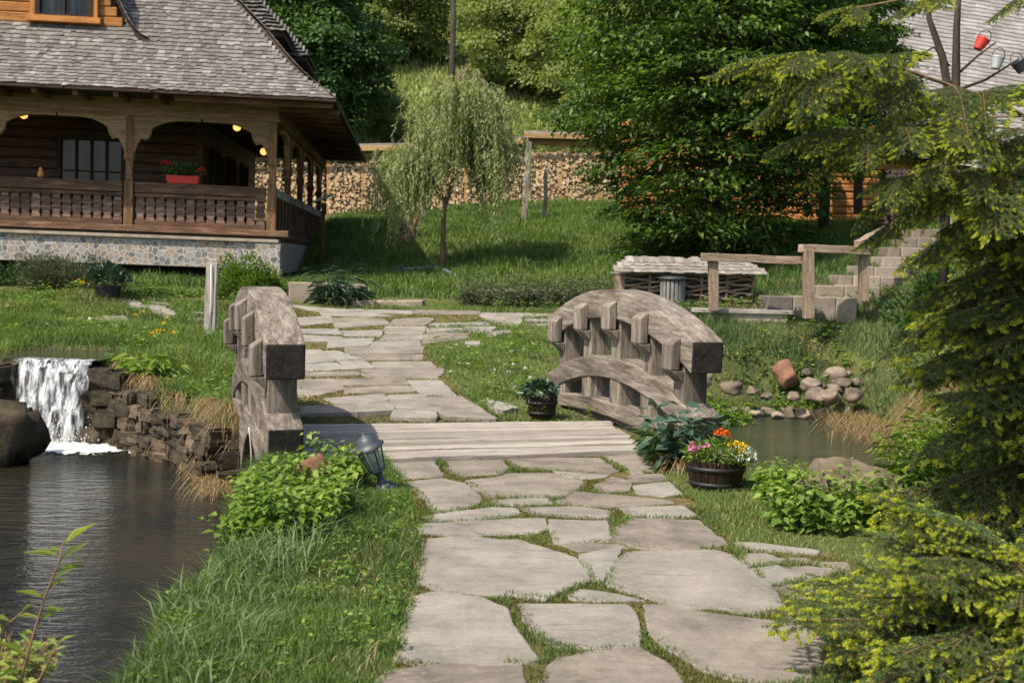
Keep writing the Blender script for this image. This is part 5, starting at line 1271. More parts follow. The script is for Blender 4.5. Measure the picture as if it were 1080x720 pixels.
def far_ok(x, y, s): return (x < 3) | (y > 12)
grass('lawn_beyond_bridge', 90000, (-2.9, 3.2, 10.2, 20.5), .085, .008, grass_m, 'short lawn beyond the bridge right of the path', mean=.62, keep=lambda x, y, s: (x > -2.9) & far_ok(x, y, s) & ((s > .3) | (y < 16)))
grass('left_bank_grass', 110000, (-9, -2.2, 10.8, 21.5), .25, .009, grass_m, 'thick grass on the left bank between the pond and the house', mean=.55, lean=(.2, .9), hf=lambda x, y, s: np.where(y > 19.8, .15, np.where(y > 17, .55, 1.0))*np.where(x > -2.7, .55, 1))
grass('right_bank_grass', 110000, (1.8, 11, 10.4, 23), .26, .010, grassb_m, 'tall bluish grass on the bank below the stone stairs', mean=.5, keep=lambda x, y, s: (patchy(x, y, 1.1, 4) > .15) & ((y > 12.5) | (x > 4.5)), hf=lambda x, y, s: np.where(y > 19, .8, 1.0)*np.where(patchy(x, y, .8, 9) > .55, 1.2, .7))
grass('right_bank_dry_grass', 26000, (2.4, 10, 11, 22), .22, .010, straw_m, 'bleached dry grass patches on the right pond bank', lean=(.6, 1.4), keep=lambda x, y, s: (patchy(x, y, 1.3, 7) > .62) & ((y > 12.5) | (x > 4.8)))
grass('slope_grass', 160000, (-9, 12, 21, 41), .24, .02, grass_m, 'tall grass on the slope below the woodshed', mean=.48, hf=lambda x, y, s: np.where(patchy(x, y, .5, 2) > .5, 1.15, .8))
grass('far_meadow_grass', 60000, (-18, 14, 41, 78), .5, .07, hill_m, 'bright meadow on the hillside behind the woodshed', mean=.75)
def weeds(name, n, box, r, label, mat, keep=None):
    x, y, h, s = scatter(n, *box)
    if keep is not None: k = keep(x, y, s); x, y, h = x[k], y[k], h[k]
    m = 7; X_ = np.repeat(x, m)+rng.normal(0, r*.7, len(x)*m); Y_ = np.repeat(y, m)+rng.normal(0, r*.7, len(x)*m); Z_ = np.repeat(h, m)+rng.uniform(.03, .11, len(x)*m)*min(2, r/.03)
    a = rng.uniform(0, 2*np.pi, len(X_)); D = np.stack([np.cos(a), np.sin(a), rng.uniform(-.2, .5, len(X_))], 1); nn = rng.normal(0, .35, (len(X_), 3))+np.array([0, 0, 1.])
    o = leaf_mesh(name, np.stack([X_, Y_, Z_], 1), D, nn, rng.uniform(.6, 1.3, len(X_))*r, rng.uniform(.6, 1.2, len(X_))*r*.75, np.clip(rng.normal(.5, .3, len(X_)), 0, 1), mat); stuff(o, label, 'weeds')
weeds('clover_patches', 700, (-1.9, -.2, 3.4, 8.8), .028, 'clover and small weeds among the left grass', herb_m, lambda x, y, s: patchy(x, y, 2.7, 6) > .45)
weeds('lawn_weeds', 2600, (-2.6, 3.0, 11, 20), .05, 'broad leaved weeds dotted over the lawn beyond the bridge', herb_m, lambda x, y, s: patchy(x, y, 1.7, 2) > .5)
weeds('bank_weeds', 2600, (2, 9, 11.5, 20), .07, 'leafy weeds on the right pond bank', herb_m, lambda x, y, s: patchy(x, y, 1.2, 3) > .45)
weeds('left_bank_weeds', 1800, (-8.5, -2.4, 11, 20), .06, 'leafy weeds on the left bank', herb_m, lambda x, y, s: patchy(x, y, 1.2, 3) > .5)
grass('left_dry_blades', 5500, (-2.0, -.1, 3.0, 9.2), .13, .004, straw_m, 'dry blades mixed into the left grass', lean=(.4, 1.2), keep=lambda x, y, s: patchy(x, y, 1.9, 9) > .45)
grass('bank_dry_blades', 16000, (-9, -2.2, 10.8, 20), .2, .008, straw_m, 'dry blades mixed into the left bank grass', lean=(.4, 1.2), keep=lambda x, y, s: patchy(x, y, 1.3, 1) > .55)
# dry straw hanging over the stone bank
def straw(name, pts, n, spread, h, label, az0=None, lean=(1.0, 2.0), w=.008):
    B_ = np.array(pts); i = rng.integers(0, len(B_), n); p = B_[i]+rng.normal(0, 1, (n, 3))*np.array(spread)
    p[:, 2] = np.maximum(H(p[:, 0], p[:, 1]), WATER+.02)+rng.uniform(-.02, .03, n)
    az = rng.normal(az0, .8, n) if az0 is not None else None
    o = blades(name, p, rng.uniform(.5, 1.1, n)*h, w, rng.uniform(*lean, n), straw_m, np.clip(rng.normal(.5, .25, n), 0, 1), az, droop=.95); stuff(o, label, 'dry grass')
straw('bank_straw', [(-2.9, 11.3, 0), (-2.75, 10.95, 0), (-3.0, 11.7, 0), (-2.7, 11.2, 0), (-3.2, 12.05, 0)], 1500, (.10, .14, 0), .18, 'dry straw hanging over the stone bank beside the bridge', -1.9)
straw('fall_straw', [(-4.72, 13.95, 0), (-4.5, 13.6, 0), (-4.25, 13.4, 0), (-3.75, 12.9, 0)], 1300, (.12, .12, 0), .17, 'brown dry grass hanging beside the waterfall', -1.8)
straw('pond_straw', [(4.9, 15.2, 0), (5.1, 14.8, 0), (5.3, 14.2, 0), (5.0, 16.2, 0), (5.4, 15.3, 0), (5.6, 13.8, 0)], 2200, (.22, .35, 0), .34, 'reddish dry grass leaning over the right pond edge', 3.3, (.9, 1.7))
straw('pot_straw', [(1.33, 8.75, 0), (1.38, 8.95, 0)], 900, (.05, .08, 0), .22, 'dry straw tuft at the foot of the right railing', None)
# ---- leafy herbs made of stalks
def herb(name, label, base, n, hgt, spread, ll, lw, mat, cat='plant', per=14, arch=.5, stemm=None, pal=None, whorl=3, group=None):
    """base: centre (x,y); n stalks with leaves, rooted on the ground"""
    t = thing(name, label, cat, gz(Vector((base[0], base[1], 0))), group); C_, D_, N_, Ls, Ws, Tt = [], [], [], [], [], []; mb = MB()
    for i in range(n):
        a = random.uniform(0, 6.28); r_ = math.sqrt(random.random()); x, y = base[0]+spread[0]*r_*math.cos(a), base[1]+spread[1]*r_*math.sin(a); z = max(H1(x, y), WATER) if True else 0
        if abs(((x-B0.x)*LT.x+(y-B0.y)*LT.y)) < .2 and -0.1 < ((x-B0.x)*AX.x+(y-B0.y)*AX.y) < BL: continue
        h = hgt*random.uniform(.4, 1.2)*(1-.32*r_**2); la = a+random.gauss(0, .6); le = arch*random.uniform(.2, 1)*h; pts = []
        for k in range(6): q = k/5; pts.append(Vector((x+math.cos(la)*le*q*q, y+math.sin(la)*le*q*q, z+h*q*(1-.15*q*arch))))
        mb.tube(pts, [.0035*(1.2-q_/6) for q_ in range(6)], 4, cap=False)
        for k in range(per):
            q = (k+1+random.random()*.5)/per*.95; q = min(q, 1); j = min(4, int(q*5)); f_ = q*5-j; p = pts[j].lerp(pts[j+1], f_)
            for w_i in range(whorl):
                b_ = k*1.9+w_i*2*math.pi/whorl+random.gauss(0, .4); d = Vector((math.cos(b_), math.sin(b_), random.uniform(-.25, .55))).normalized()
                st = ll*random.uniform(.15, .6); C_.append(p+d*st); D_.append(d+Vector((0, 0, -.25))); N_.append(Vector((random.gauss(0, .4), random.gauss(0, .4), 1))); s_k = random.uniform(.55, 1.15)*(1.15-.45*q); Ls.append(ll*s_k); Ws.append(lw*s_k); Tt.append(min(1, max(0, random.gauss(.35+.4*q, .2))))
    if not C_: return t
    mb.build('stems', stemm or mat, t, None)
    leaf_mesh('leaves', np.array(C_), np.array(D_), np.array(N_), np.array(Ls), np.array(Ws), np.array(Tt), mat, t, None, .18); return t
herb('raspberry_plant', 'leafy light green raspberry plant growing over the bank below the fallen lamp', (-1.36, 6.75), 90, .38, (.34, .62), .085, .06, herb_m, per=9, arch=.6)
herb('raspberry_plant', 'tall leafy shoots standing between the left railing end and the fallen lamp', (-1.24, 7.75), 26, .36, (.22, .18), .085, .06, herb_m, per=9, arch=.4)
herb('bramble_plant', 'broad leaved dark green plant growing against the large boulder by the right pond', (1.98, 6.9), 46, .40, (.34, .24), .085, .055, herb_m, per=8, arch=.6)
herb('bramble_plant', 'broad leaved plant right behind the flower barrel at the pond edge', (2.02, 7.75), 40, .28, (.24, .28), .10, .055, herb_m, per=7, arch=.8)
herb('goldenrod_plant', 'dense narrow leaved green plant between the large boulder and the spruce', (2.95, 7.4), 120, .66, (.38, .5), .13, .026, herb_m, per=12, arch=.35)
herb('goldenrod_plant', 'narrow leaved plant at the pond edge below the dry grass', (3.65, 8.5), 90, .6, (.45, .5), .13, .026, herb_m, per=10, arch=.4)
herb('sedge_clump', 'dark fine leaved clump at the foot of the right railing', (1.30, 9.15), 60, .34, (.16, .22), .12, .014, herbd_m, per=8, arch=.8)
q_ = herb('hosta_plant', 'blue green broad leaved plant between the right railing end and the flower barrel', (1.35, 8.75), 20, .56, (.14, .16), .19, .12, hosta_m, per=4, arch=.5, whorl=2)
herb('iris_clump', 'grey green strappy plant in front of the low edging wall', tuple(gz(T(357, 320)))[:2], 40, .62, (.2, .15), .42, .05, hosta_m, per=3, arch=.5, whorl=2)
herb('fern_clump', 'dark green tuft under the house front beside the board post', tuple(gz(T(150, 312)))[:2], 26, .24, (.5, .2), .14, .03, herbd_m, per=6, arch=.9)
herb('fern_clump', 'low green tuft left of the rounded bush by the stone pier', tuple(gz(T(185, 310)))[:2], 22, .22, (.4, .2), .14, .03, grass_m, per=6, arch=.9)
for px, py, lb in ((598, 322, 'scrubby grass clump at the path end left of the wicker box'), (530, 322, 'yellowish scrubby clump at the foot of the slope, right of the willow')):
    herb('scrub_clump', lb, tuple(gz(T(px, py)))[:2], 110, .62, (.75, .4), .10, .025, juniper_m, per=10, arch=.7)
herb('bank_herb', 'green leafy weeds on the bank directly right of the bridge railing', tuple(P(760, 405, 16.6))[:2], 60, .30, (.45, .6), .09, .05, herb_m, per=6)
herb('bank_herb', 'leafy weeds around the reddish boulder', tuple(P(835, 400, 17.5))[:2], 46, .34, (.45, .3), .10, .04, herb_m, per=6)
herb('dock_plant', 'broad leaved weed beside the top of the waterfall', (-4.35, 13.75), 20, .3, (.2, .15), .26, .07, herb_m, per=3, arch=.9)
# twig with long leaves, bottom left corner, close to the camera
t = thing('willow_sprig', 'young shrub shoot with long narrow leaves in the bottom left corner', 'shrub', P(25, 760, 3.9)); mb = MB(); C_, D_, N_, Ls, Ws = [], [], [], [], []
def shoot(pl, d, ll, lw, rad=.006):
    pts = [P(x, y, d+dd) for x, y, dd in pl]; mb.tube(pts, [rad*(1.1-.8*i/len(pts)) for i in range(len(pts))], 6)
    for i in range(len(pts)-1):
        for k in range(4):
            p = pts[i].lerp(pts[i+1], k/4); a = random.uniform(0, 6.28); s_ = 1 if random.random() < .5 else -1
            C_.append(p); D_.append(Vector((s_*random.uniform(.4, 1), random.uniform(-.6, .6), random.uniform(-.1, .7)))); N_.append(Vector((random.gauss(0, .6), -.4, 1))); k_ = random.uniform(.6, 1.15); Ls.append(ll*k_); Ws.append(lw*k_)
shoot([(0, 770, 0), (18, 730, 0), (32, 680, .05), (47, 630, .05), (62, 592, .08), (68, 568, .1)], 3.9, .12, .022)
shoot([(20, 770, .1), (40, 720, .1), (55, 690, .1), (66, 672, .15)], 3.9, .07, .022); shoot([(-10, 760, .1), (-5, 700, .1), (5, 660, .1), (30, 640, .1)], 3.9, .08, .025); shoot([(-20, 740, .1), (0, 700, .2), (20, 690, .2), (38, 700, .2)], 3.9, .05, .02)
for k in range(70): shoot([(random.uniform(-30, 20), 780, .1), (random.uniform(-20, 40), 720, .2), (random.uniform(0, 70), random.uniform(660, 710), .2)], 3.8+random.random()*.4, .045, .024, .003)
mb.build('stems', twig_bark, t, smooth=True); leaf_mesh('leaves', np.array(C_), np.array(D_), np.array(N_), np.array(Ls), np.array(Ws), np.clip(rng.normal(.5, .25, len(C_)), 0, 1), sprig_m, t, None, .2)
# ---- small wild flowers
def dots(name, label, pts, mat, r, cat='flower'):
    for q in pts:
        c = (q.x, q.y, q.z); o = clump(name, c, (r, r, r*.6), 14, r*1.2, r, mat); tag(o, label, cat, label)
dots('dandelion', 'yellow flower in the tall grass of the left bank', [gz(T(x, y), .24) for x, y in ((165, 369), (172, 368), (182, 372), (174, 357), (160, 372), (142, 350), (150, 346), (177, 352))], fl_yel, .025)
dots('dandelion', 'small yellow dandelion at the path edge by the small barrel planter', [gz(T(511, 434), .05), gz(T(506, 430), .05)], fl_yel, .03)
dots('daisy', 'tiny white daisy on the lawn beyond the bridge', [gz(T(random.uniform(470, 570), random.uniform(370, 420)), .09) for _ in range(14)], fl_white, .018)
# ---- shrubs
def shrub(name, label, c, r, n, ll, lw, mat, k=26, stems=bark, seed=0, cat='shrub'):
    rs = np.random.default_rng(seed); t = thing(name, label, cat, c); c = np.array(c)
    P_, Dd = [], []; rr = np.array(r)
    cen = rs.normal(0, 1, (k, 3)); cen = unit(cen)*rs.uniform(.3, .95, (k, 1)); cen[:, 2] = abs(cen[:, 2])*1.0
    mb = MB()
    for ce in cen:
        q = c+ce*rr; mb.tube([Vector(c), Vector(c+ce*rr*.5+np.array([0, 0, .08*rr[2]])), Vector(q)], [.02*rr[2], .014*rr[2], .005], 5, cap=False)
        m = n//k; d = unit(rs.normal(0, 1, (m, 3))); P_.append(q+d*rr*.33*rs.uniform(.3, 1, (m, 1))); Dd.append(d+np.array([0, 0, .5])+ce*.7)
    P_ = np.concatenate(P_); Dd = np.concatenate(Dd); m = len(P_); mb.build('stems', stems, t)
    P_[:, 2] = np.maximum(P_[:, 2], c[2])
    leaf_mesh('leaves', P_, Dd, unit(rs.normal(0, .7, (m, 3))+np.array([0, 0, .9])), ll*rs.uniform(.6, 1.2, m), lw*rs.uniform(.6, 1.2, m), np.clip(rs.normal(.5, .25, m), 0, 1), mat, t); return t
shrub('rounded_bush', 'rounded bright green bush in front of the stone pier', gz(P(262, 300, 20.3)), (.62, .5, .75), 9000, .07, .035, herb_m, k=34)
shrub('juniper_bush', 'low spreading grey green bush under the house front', gz(P(66, 306, 20.6)), (1.0, .55, .62), 14000, .05, .02, juniper_m, k=40, seed=2)
shrub('small_bush', 'small dark bush at the far left under the house', gz(P(0, 306, 20.8)), (.5, .4, .4), 2500, .06, .035, herbd_m, k=18, seed=3)
shrub('bank_bush', 'dark leafy bush under the conifer boughs at the top of the right bank', gz(P(1000, 330, 17.6)), (1.0, .7, .9), 9000, .09, .05, herbd_m, k=30, seed=4)
# ---- broadleaf trees
def crown_np(rs, levels, ll, lw, den, rad_fn, z0, z1, droop=.25, layered=True, nb=None, seedling=0):
    """branches in rings; sprays of leaves along them. returns leaf arrays + branch polylines (unit metres, base at origin)"""
    Cc, Dc, Nc, br = [], [], [], []
    for i in range(levels):
        f = (i+rs.uniform(0, 1))/levels; z = z0+(z1-z0)*f; a = i*2.39996+rs.uniform(-.4, .4); R_ = rad_fn(f)*rs.uniform(.75, 1.12)
        if R_ < .15: continue
        dirv = np.array([math.cos(a), math.sin(a), 0]); K = 9; up = .30*(1-f)+.55*f-.05
        pl = [np.array([0, 0, z-.25*R_])+dirv*R_*t+np.array([0, 0, R_*(up*t*1.3-droop*t*t*1.6)+.05*R_]) for t in np.linspace(0, 1, K)]
        br.append((pl, .012*R_+.015))
        m = int(den*R_*R_); t = rs.uniform(.12, 1, m)**.75; j = np.minimum((t*(K-1)).astype(int), K-2); fr = t*(K-1)-j; A = np.array(pl); base = A[j]*(1-fr[:, None])+A[j+1]*fr[:, None]
        side = np.array([-dirv[1], dirv[0], 0]); hw = R_*.42*np.sin(np.clip(t*1.05, 0, 1)*math.pi)**.7+.08*R_
        # twigs: quantised so that leaves gather in sprays with gaps between them
        tw = rs.integers(0, max(4, int(R_*6)), m); ph = tw*.618 % 1; lat = (rs.uniform(0, 1, m)**.8)*np.where(ph > .5, 1, -1)
        tq = (tw+.5)/max(4, int(R_*6)); tq = np.clip(.15+.85*tq, 0, 1); j = np.minimum((tq*(K-1)).astype(int), K-2); fr = tq*(K-1)-j; base = A[j]*(1-fr[:, None])+A[j+1]*fr[:, None]
        hw = R_*(.16+.34*np.sin(np.clip(tq, 0, 1)*math.pi)**.8)
        c = base+side*(lat*hw)[:, None]+dirv*(abs(lat)*hw*.55)[:, None]+rs.normal(0, .045*R_+.03, (m, 3))*np.array([1, 1, .5 if layered else 1.3]); c[:, 2] -= abs(lat)**2*hw*.30
        Cc.append(c); Dc.append(dirv*.5+side*lat[:, None]+rs.normal(0, .4, (m, 3))+np.array([0, 0, -.25])); Nc.append(rs.normal(0, .35 if layered else .7, (m, 3))+np.array([0, 0, 1.]))
    return np.concatenate(Cc), np.concatenate(Dc), np.concatenate(Nc), br
def tree(name, label, base, hgt, rad_fn, z0f, levels, den, ll, lw, mat, trunk_r, seed, bmat=bark, group=None, layered=True, droop=.25, cat='tree'):
    rs = np.random.default_rng(seed); t = thing(name, label, cat, base, group); M = Matrix.Translation(base)
    c, d, n, br = crown_np(rs, levels, ll, lw, den, rad_fn, hgt*z0f, hgt*.97, droop, layered)
    m = len(c); tint = np.clip(rs.normal(.45, .22, m)+.12*np.sin(c[:, 0]*2+c[:, 2]*1.7), 0, 1)
    leaf_mesh('crown', c, d, n, ll*rs.uniform(.6, 1.2, m), lw*rs.uniform(.6, 1.2, m), tint, mat, t, M)
    mb = MB(); tp = [Vector((rs.normal(0, .02*hgt*.3)*(k > 0), rs.normal(0, .02*hgt*.3)*(k > 0), hgt*k/8-.3*(k == 0))) for k in range(9)]; mb.tube(tp, [trunk_r*(1-.92*(k/8)**.9) for k in range(9)], 9)
    for pl, r_ in br: mb.tube([Vector(p) for p in pl], [max(.006, r_*(1-.9*k/8)) for k in range(9)], 5, cap=False)
    mb.build('trunk', bmat, t, M, True); return t
# the big dark tree right of centre
q = P(757, 300, 24.5); q.z = H1(q.x, q.y)
def rf_big(f): return (1.9+1.7*min(1, f/.38))*(1-f**2.6)**.6
tree('hornbeam_tree', 'large dark green tree with layered drooping boughs behind the wicker box', q, 10.5, rf_big, .06, 130, 85, .155, .085, beech_m, .22, 5)
q = P(868, 250, 27); q.z = H1(q.x, q.y)
tree('hornbeam_tree', 'leafy tree with light green upper branches, right of the large dark tree', q, 8.5, lambda f: 1.9*(1-f**2.2)**.6, .28, 80, 260, .12, .07, beech_m, .14, 9)
# willow
q = gz(T(467, 284)); t = thing('willow_tree', 'small weeping willow with pale green trailing twigs on the slope', 'tree', q); mb = MB()
D0 = q.y
def wl_(l, r_): mb.tube([P(x, y, D0+dd) for x, y, dd in l], r_, 7)
wl_([(467, 292, 0), (467, 260, 0), (468, 225, 0), (470, 212, 0)], [.08, .06, .055, .05]); wl_([(470, 214, 0), (478, 190, 0), (482, 160, 0), (486, 120, .2), (488, 88, .2)], [.06, .05, .04, .03, .015]); wl_([(470, 214, 0), (458, 195, 0), (448, 165, -.2), (440, 130, -.3)], [.055, .045, .03, .015])
limbs = []
rs = np.random.default_rng(4)
for k in range(52):
    f = rs.uniform(0, 1); sx_ = rs.uniform(-1, 1); top = P(484+sx_*10, lerp(175, 88, f), D0); wid = lerp(76, 38, f)
    px, py = 483+sx_*wid, lerp(150, 78, f)+abs(sx_)*22+rs.uniform(-10, 10); e = P(px, py, D0+rs.uniform(-1.2, 1.2)); m_ = top.lerp(e, .5)+Vector((0, 0, .35)); limbs.append((top, m_, e)); mb.tube([top, m_, e], [.02, .014, .006], 5, cap=False)
for k in range(14):
    top = P(448, lerp(190, 150, k/14), D0); e = P(lerp(440, 404, rs.uniform(0, 1)), rs.uniform(150, 180), D0-.3+rs.uniform(-.8, .8)); m_ = top.lerp(e, .5)+Vector((0, 0, .3)); limbs.append((top, m_, e)); mb.tube([top, m_, e], [.02, .012, .006], 5, cap=False)
mb.build('trunk', willow_bark, t, smooth=True)
Cc, Dc = [], []; 
for li, (a, m_, e) in enumerate(limbs):
    for k in range(15 if li < 52 else 13):
        tt = rs.uniform(.25, 1.0); p = a*(1-tt)**2+m_*2*tt*(1-tt)+e*tt*tt; p = np.array(p); out = unit(np.array([[e.x-a.x, e.y-a.y, 0]]))[0]; ln = rs.uniform(.4, 1.7)*(1.15 if tt > .6 else .85)
        jit = rs.normal(0, .16, 3)*np.array([1, 1, .4]); m2 = int(ln*34); q2 = np.linspace(0, 1, m2)[:, None]; sway = rs.normal(0, .12, 2)
        Cc.append(p+jit+out*(.25*ln*np.sqrt(q2))+np.array([sway[0], sway[1], 0])*q2-np.array([0, 0, 1])*ln*(q2**1.35)+.10*np.array([0, 0, 1])*q2*(1-q2)); Dc.append(np.concatenate([rs.normal(0, .45, (m2, 2)), -np.ones((m2, 1))*.8], 1))
c = np.concatenate(Cc); d = np.concatenate(Dc); m = len(c)
leaf_mesh('crown', c, d, rs.normal(0, 1, (m, 3)), .13*rs.uniform(.6, 1.2, m), .025*rs.uniform(.7, 1.2, m), np.clip(rs.normal(.5, .25, m), 0, 1), willow_m, t)
# background trees: templates, then copies
def blob_crown(name, seed, r, n, k, ll, lw, mat, parent, M):
    rs = np.random.default_rng(seed); rr = np.array(r); cen = unit(rs.normal(0, 1, (k, 3)))*rs.uniform(.35, .92, (k, 1)); P_, D_, N_ = [], [], []
    for ce in cen:
        s_ = rs.uniform(.18, .34); m = int(n/k*(s_/.26)**2); d = unit(rs.normal(0, 1, (m, 3))); d[:, 2] = np.where(d[:, 2] < -.2, -d[:, 2]*.5, d[:, 2]); P_.append((ce+d*s_*rs.uniform(.75, 1.08, (m, 1)))*rr); D_.append(d+np.array([0, 0, -.5])+rs.normal(0, .4, (m, 3))); N_.append(d+np.array([0, 0, .6])+rs.normal(0, .35, (m, 3)))
    P_ = np.concatenate(P_); m = len(P_); leaf_mesh(name, P_, np.concatenate(D_), unit(np.concatenate(N_)), ll*rs.uniform(.6, 1.2, m), lw*rs.uniform(.6, 1.2, m), np.clip(rs.normal(.5, .24, m), 0, 1), mat, parent, M, .1); return cen*rr
def bgtree(name, label, seed, base, r, hc, n, k, ll, lw, mat, group=None, cat='tree'):
    t = thing(name, label, cat, base, group); M = Matrix.Translation(base+Vector((0, 0, hc))); ce = blob_crown('crown', seed, r, n, k, ll, lw, mat, t, M)
    mb = MB(); tr = .05*r[0]+.05; mb.tube([base-Vector((0, 0, .5)), base+Vector((.1, 0, hc*.5)), base+Vector((0, 0, hc+r[2]*.3))], [tr, tr*.8, tr*.4], 7)
    for c_ in ce[::3]: mb.tube([base+Vector((0, 0, hc*.6)), base+Vector((0, 0, hc))+Vector(c_)*.5, base+Vector((0, 0, hc))+Vector(c_)*.9], [tr*.4, tr*.25, tr*.08], 5, cap=False)
    mb.build('trunk', bark, t, None, True); return t
q = P(330, 150, 46); q.z = H1(q.x, 46)
T_M = bgtree('maple_tree', 'big rounded dark green tree behind the right end of the house roof', 1, q, (3.4, 3.0, 4.4), P(330, 55, 46).z-q.z, 60000, 110, .20, .15, maple_m)
def at(px, d): x = (px-540)/F*d; return Vector((x, d, H1(x, d)-.2))
q = at(470, 60); tA = bgtree('bushy_tree', 'soft light green bushy tree on the hillside directly above the willow', 2, at(425, 62), (3.6, 3.0, 3.1), 2.6, 26000, 60, .22, .12, hill_m)
tB = bgtree('dark_tree', 'dark green tree at the top of the photo left of the bare pole', 3, at(430, 84), (6, 5, 6.5), 6.5, 30000, 70, .42, .30, hilld_m)
def plant_copy(src, label, base, s, rz, sz=None, group=None):
    src0 = Vector(src.matrix_basis.translation); M = Matrix.Translation(base) @ Matrix.Rotation(rz, 4, 'Z') @ Matrix.Diagonal((s, s, sz or s, 1))
    c = copy_tree(src, None, M); c['label'] = label
    if group: c['group'] = group
    return c
G_ = 'hillside trees behind the woodshed'
for s_, lb, px, d, sc, rz in [
 (tA, 'light green bushy tree on the hillside right of the bare pole', 535, 58, .95, 1), (tA, 'pale green hillside tree between the willow top and the large dark tree', 600, 56, .95, 2.2), (tA, 'light green hillside tree just left of the large dark tree, lowest of its row', 655, 52, .9, 3),
 (tB, 'dark tree at the top edge directly right of the bare pole', 540, 80, .95, 2), (tB, 'dark tree at the top edge above the large dark tree', 650, 76, 1.0, 4), (tB, 'dark tree filling the top centre behind the hornbeam', 740, 66, 1.0, 5),
 (tB, 'dark tree filling the view above the cabin roof', 860, 62, 1.0, 1.3), (tA, 'light green tree standing behind the cabin roof', 800, 48, 1.1, .4), (tB, 'dark tree farthest right behind the cabin', 980, 66, 1.1, 2.9),
 (tA, 'pale bush low on the meadow right of the maple', 402, 50, .42, 2.0), (tA, 'light green tree high on the hillside over the maple', 370, 66, 1.0, 5.2), (tB, 'dark tree behind the house roof at the top left', 270, 74, 1.1, 3.3), (tB, 'dark tree behind the middle of the house roof', 150, 74, 1.0, .3),
 (tA, 'high hillside tree above the light green one left of the pole', 470, 76, 1.1, 4.4), (tB, 'highest dark hillside tree, centre left', 500, 100, 1.2, 1.1), (tB, 'highest dark hillside tree, left', 390, 100, 1.2, 2.1), (tB, 'highest dark hillside tree, right of centre', 610, 100, 1.3, 3.1), (tB, 'highest dark hillside tree above the hornbeam', 740, 98, 1.3, .1),
 (tA, 'yellow green bush on the meadow right behind the woodshed roof', 600, 44, .45, 1.9), (tA, 'low bush behind the woodshed roof beside the leaning post', 545, 45, .4, 3.9)]:
    plant_copy(s_, lb, at(px, d), sc, rz, group=G_)
# ------------------------------------------------------------------ spruces
def spruce_branch(seed, Lb=1.0, nside=30, droop=.10, bud=.56, side_len=.36, hang=.10, ):
    rs = np.random.default_rng(seed); tw = []      # twigs: (p0, p1, r, is_tip)
    def axis_pt(t): return np.array([Lb*t, .03*Lb*math.sin(t*3+seed), -droop*Lb*t*t*1.0+.06*Lb*math.sin(t*math.pi)])
    tips = []; polys = []
    main = [axis_pt(t) for t in np.linspace(0, 1, 10)]; polys.append((main, .009*Lb+.002)); seg = [(main[i], main[i+1]) for i in range(3, 9)]; tips.append((main[-1], main[-1]-main[-2]))
    for i in range(nside):
        t = .14+.84*(i+rs.uniform(-.3, .3))/nside; sg = 1 if i % 2 else -1; p = axis_pt(t); ln = side_len*Lb*(1.0-.72*t)*rs.uniform(.7, 1.15)*(min(1, .55+t*2)); an = R(rs.uniform(42, 62))*sg
        d = np.array([math.cos(an), math.sin(an), rs.uniform(-.2, .22)]); d /= np.linalg.norm(d); pl = [p+d*ln*u-np.array([0, 0, 1])*hang*ln*u*u*2 for u in np.linspace(0, 1, 5)]; polys.append((pl, .0035)); seg += [(pl[k], pl[k+1]) for k in range(4)]; tips.append((pl[-1], pl[-1]-pl[-2]))
        nt = int(ln/.038)
        for j in range(nt):
            u = .18+.78*(j+.5)/max(1, nt); q = p+d*ln*u-np.array([0, 0, 1])*hang*ln*u*u*2; s2 = 1 if j % 2 else -1; l2 = (.05+.24*ln*(1-u))*rs.uniform(.7, 1.25); a2 = R(rs.uniform(35, 60))*s2; c_, s_ = math.cos(a2), math.sin(a2); d2 = np.array([d[0]*c_-d[1]*s_, d[0]*s_+d[1]*c_, rs.uniform(-.35, .15)]); d2 /= np.linalg.norm(d2); e = q+d2*l2+np.array([0, 0, -hang*l2]); polys.append(([q, e], .0022)); seg.append((q, e)); tips.append((e, e-q))
    # needles
    S0, S1 = np.array([s[0] for s in seg]), np.array([s[1] for s in seg]); ln = np.linalg.norm(S1-S0, axis=1); cnt = np.maximum(3, (ln*850).astype(int)); idx = np.repeat(np.arange(len(seg)), cnt); m = len(idx); u = rs.uniform(0, 1, m)[:, None]; ax = unit(S1-S0)[idx]; p = S0[idx]*(1-u)+S1[idx]*u
    rd = rs.normal(0, 1, (m, 3)); rd -= ax*(rd*ax).sum(1, keepdims=True); rd = unit(rd)*np.array([1, 1, .7]); nd = unit(ax*.75+rd+np.array([0, 0, .12])); L1 = rs.uniform(.013, .021, m)
    nt_ = np.clip(rs.normal(.42, .22, m), 0, 1)
    # buds: bright new growth, short dense brush at the tips
    keep = rs.uniform(0, 1, len(tips)) < bud; B0_ = np.array([t_[0] for t_ in tips])[keep]; Bd = unit(np.array([t_[1] for t_ in tips])[keep]+np.array([0, 0, -.004])); kb = 60; i2 = np.repeat(np.arange(len(B0_)), kb); bl = rs.uniform(.022, .048, len(B0_))[i2]; u = rs.uniform(0, 1, len(i2)); ax = Bd[i2]; rd = rs.normal(0, 1, (len(i2), 3)); rd -= ax*(rd*ax).sum(1, keepdims=True); rd = unit(rd); pb = B0_[i2]+ax*(bl*u)[:, None]+rd*.002; db = unit(ax*(.5+u[:, None])+rd*(1.15-u[:, None]*.7)); lb_ = rs.uniform(.011, .017, len(i2))
    return (p, nd, L1, nt_), (pb, db, lb_), polys
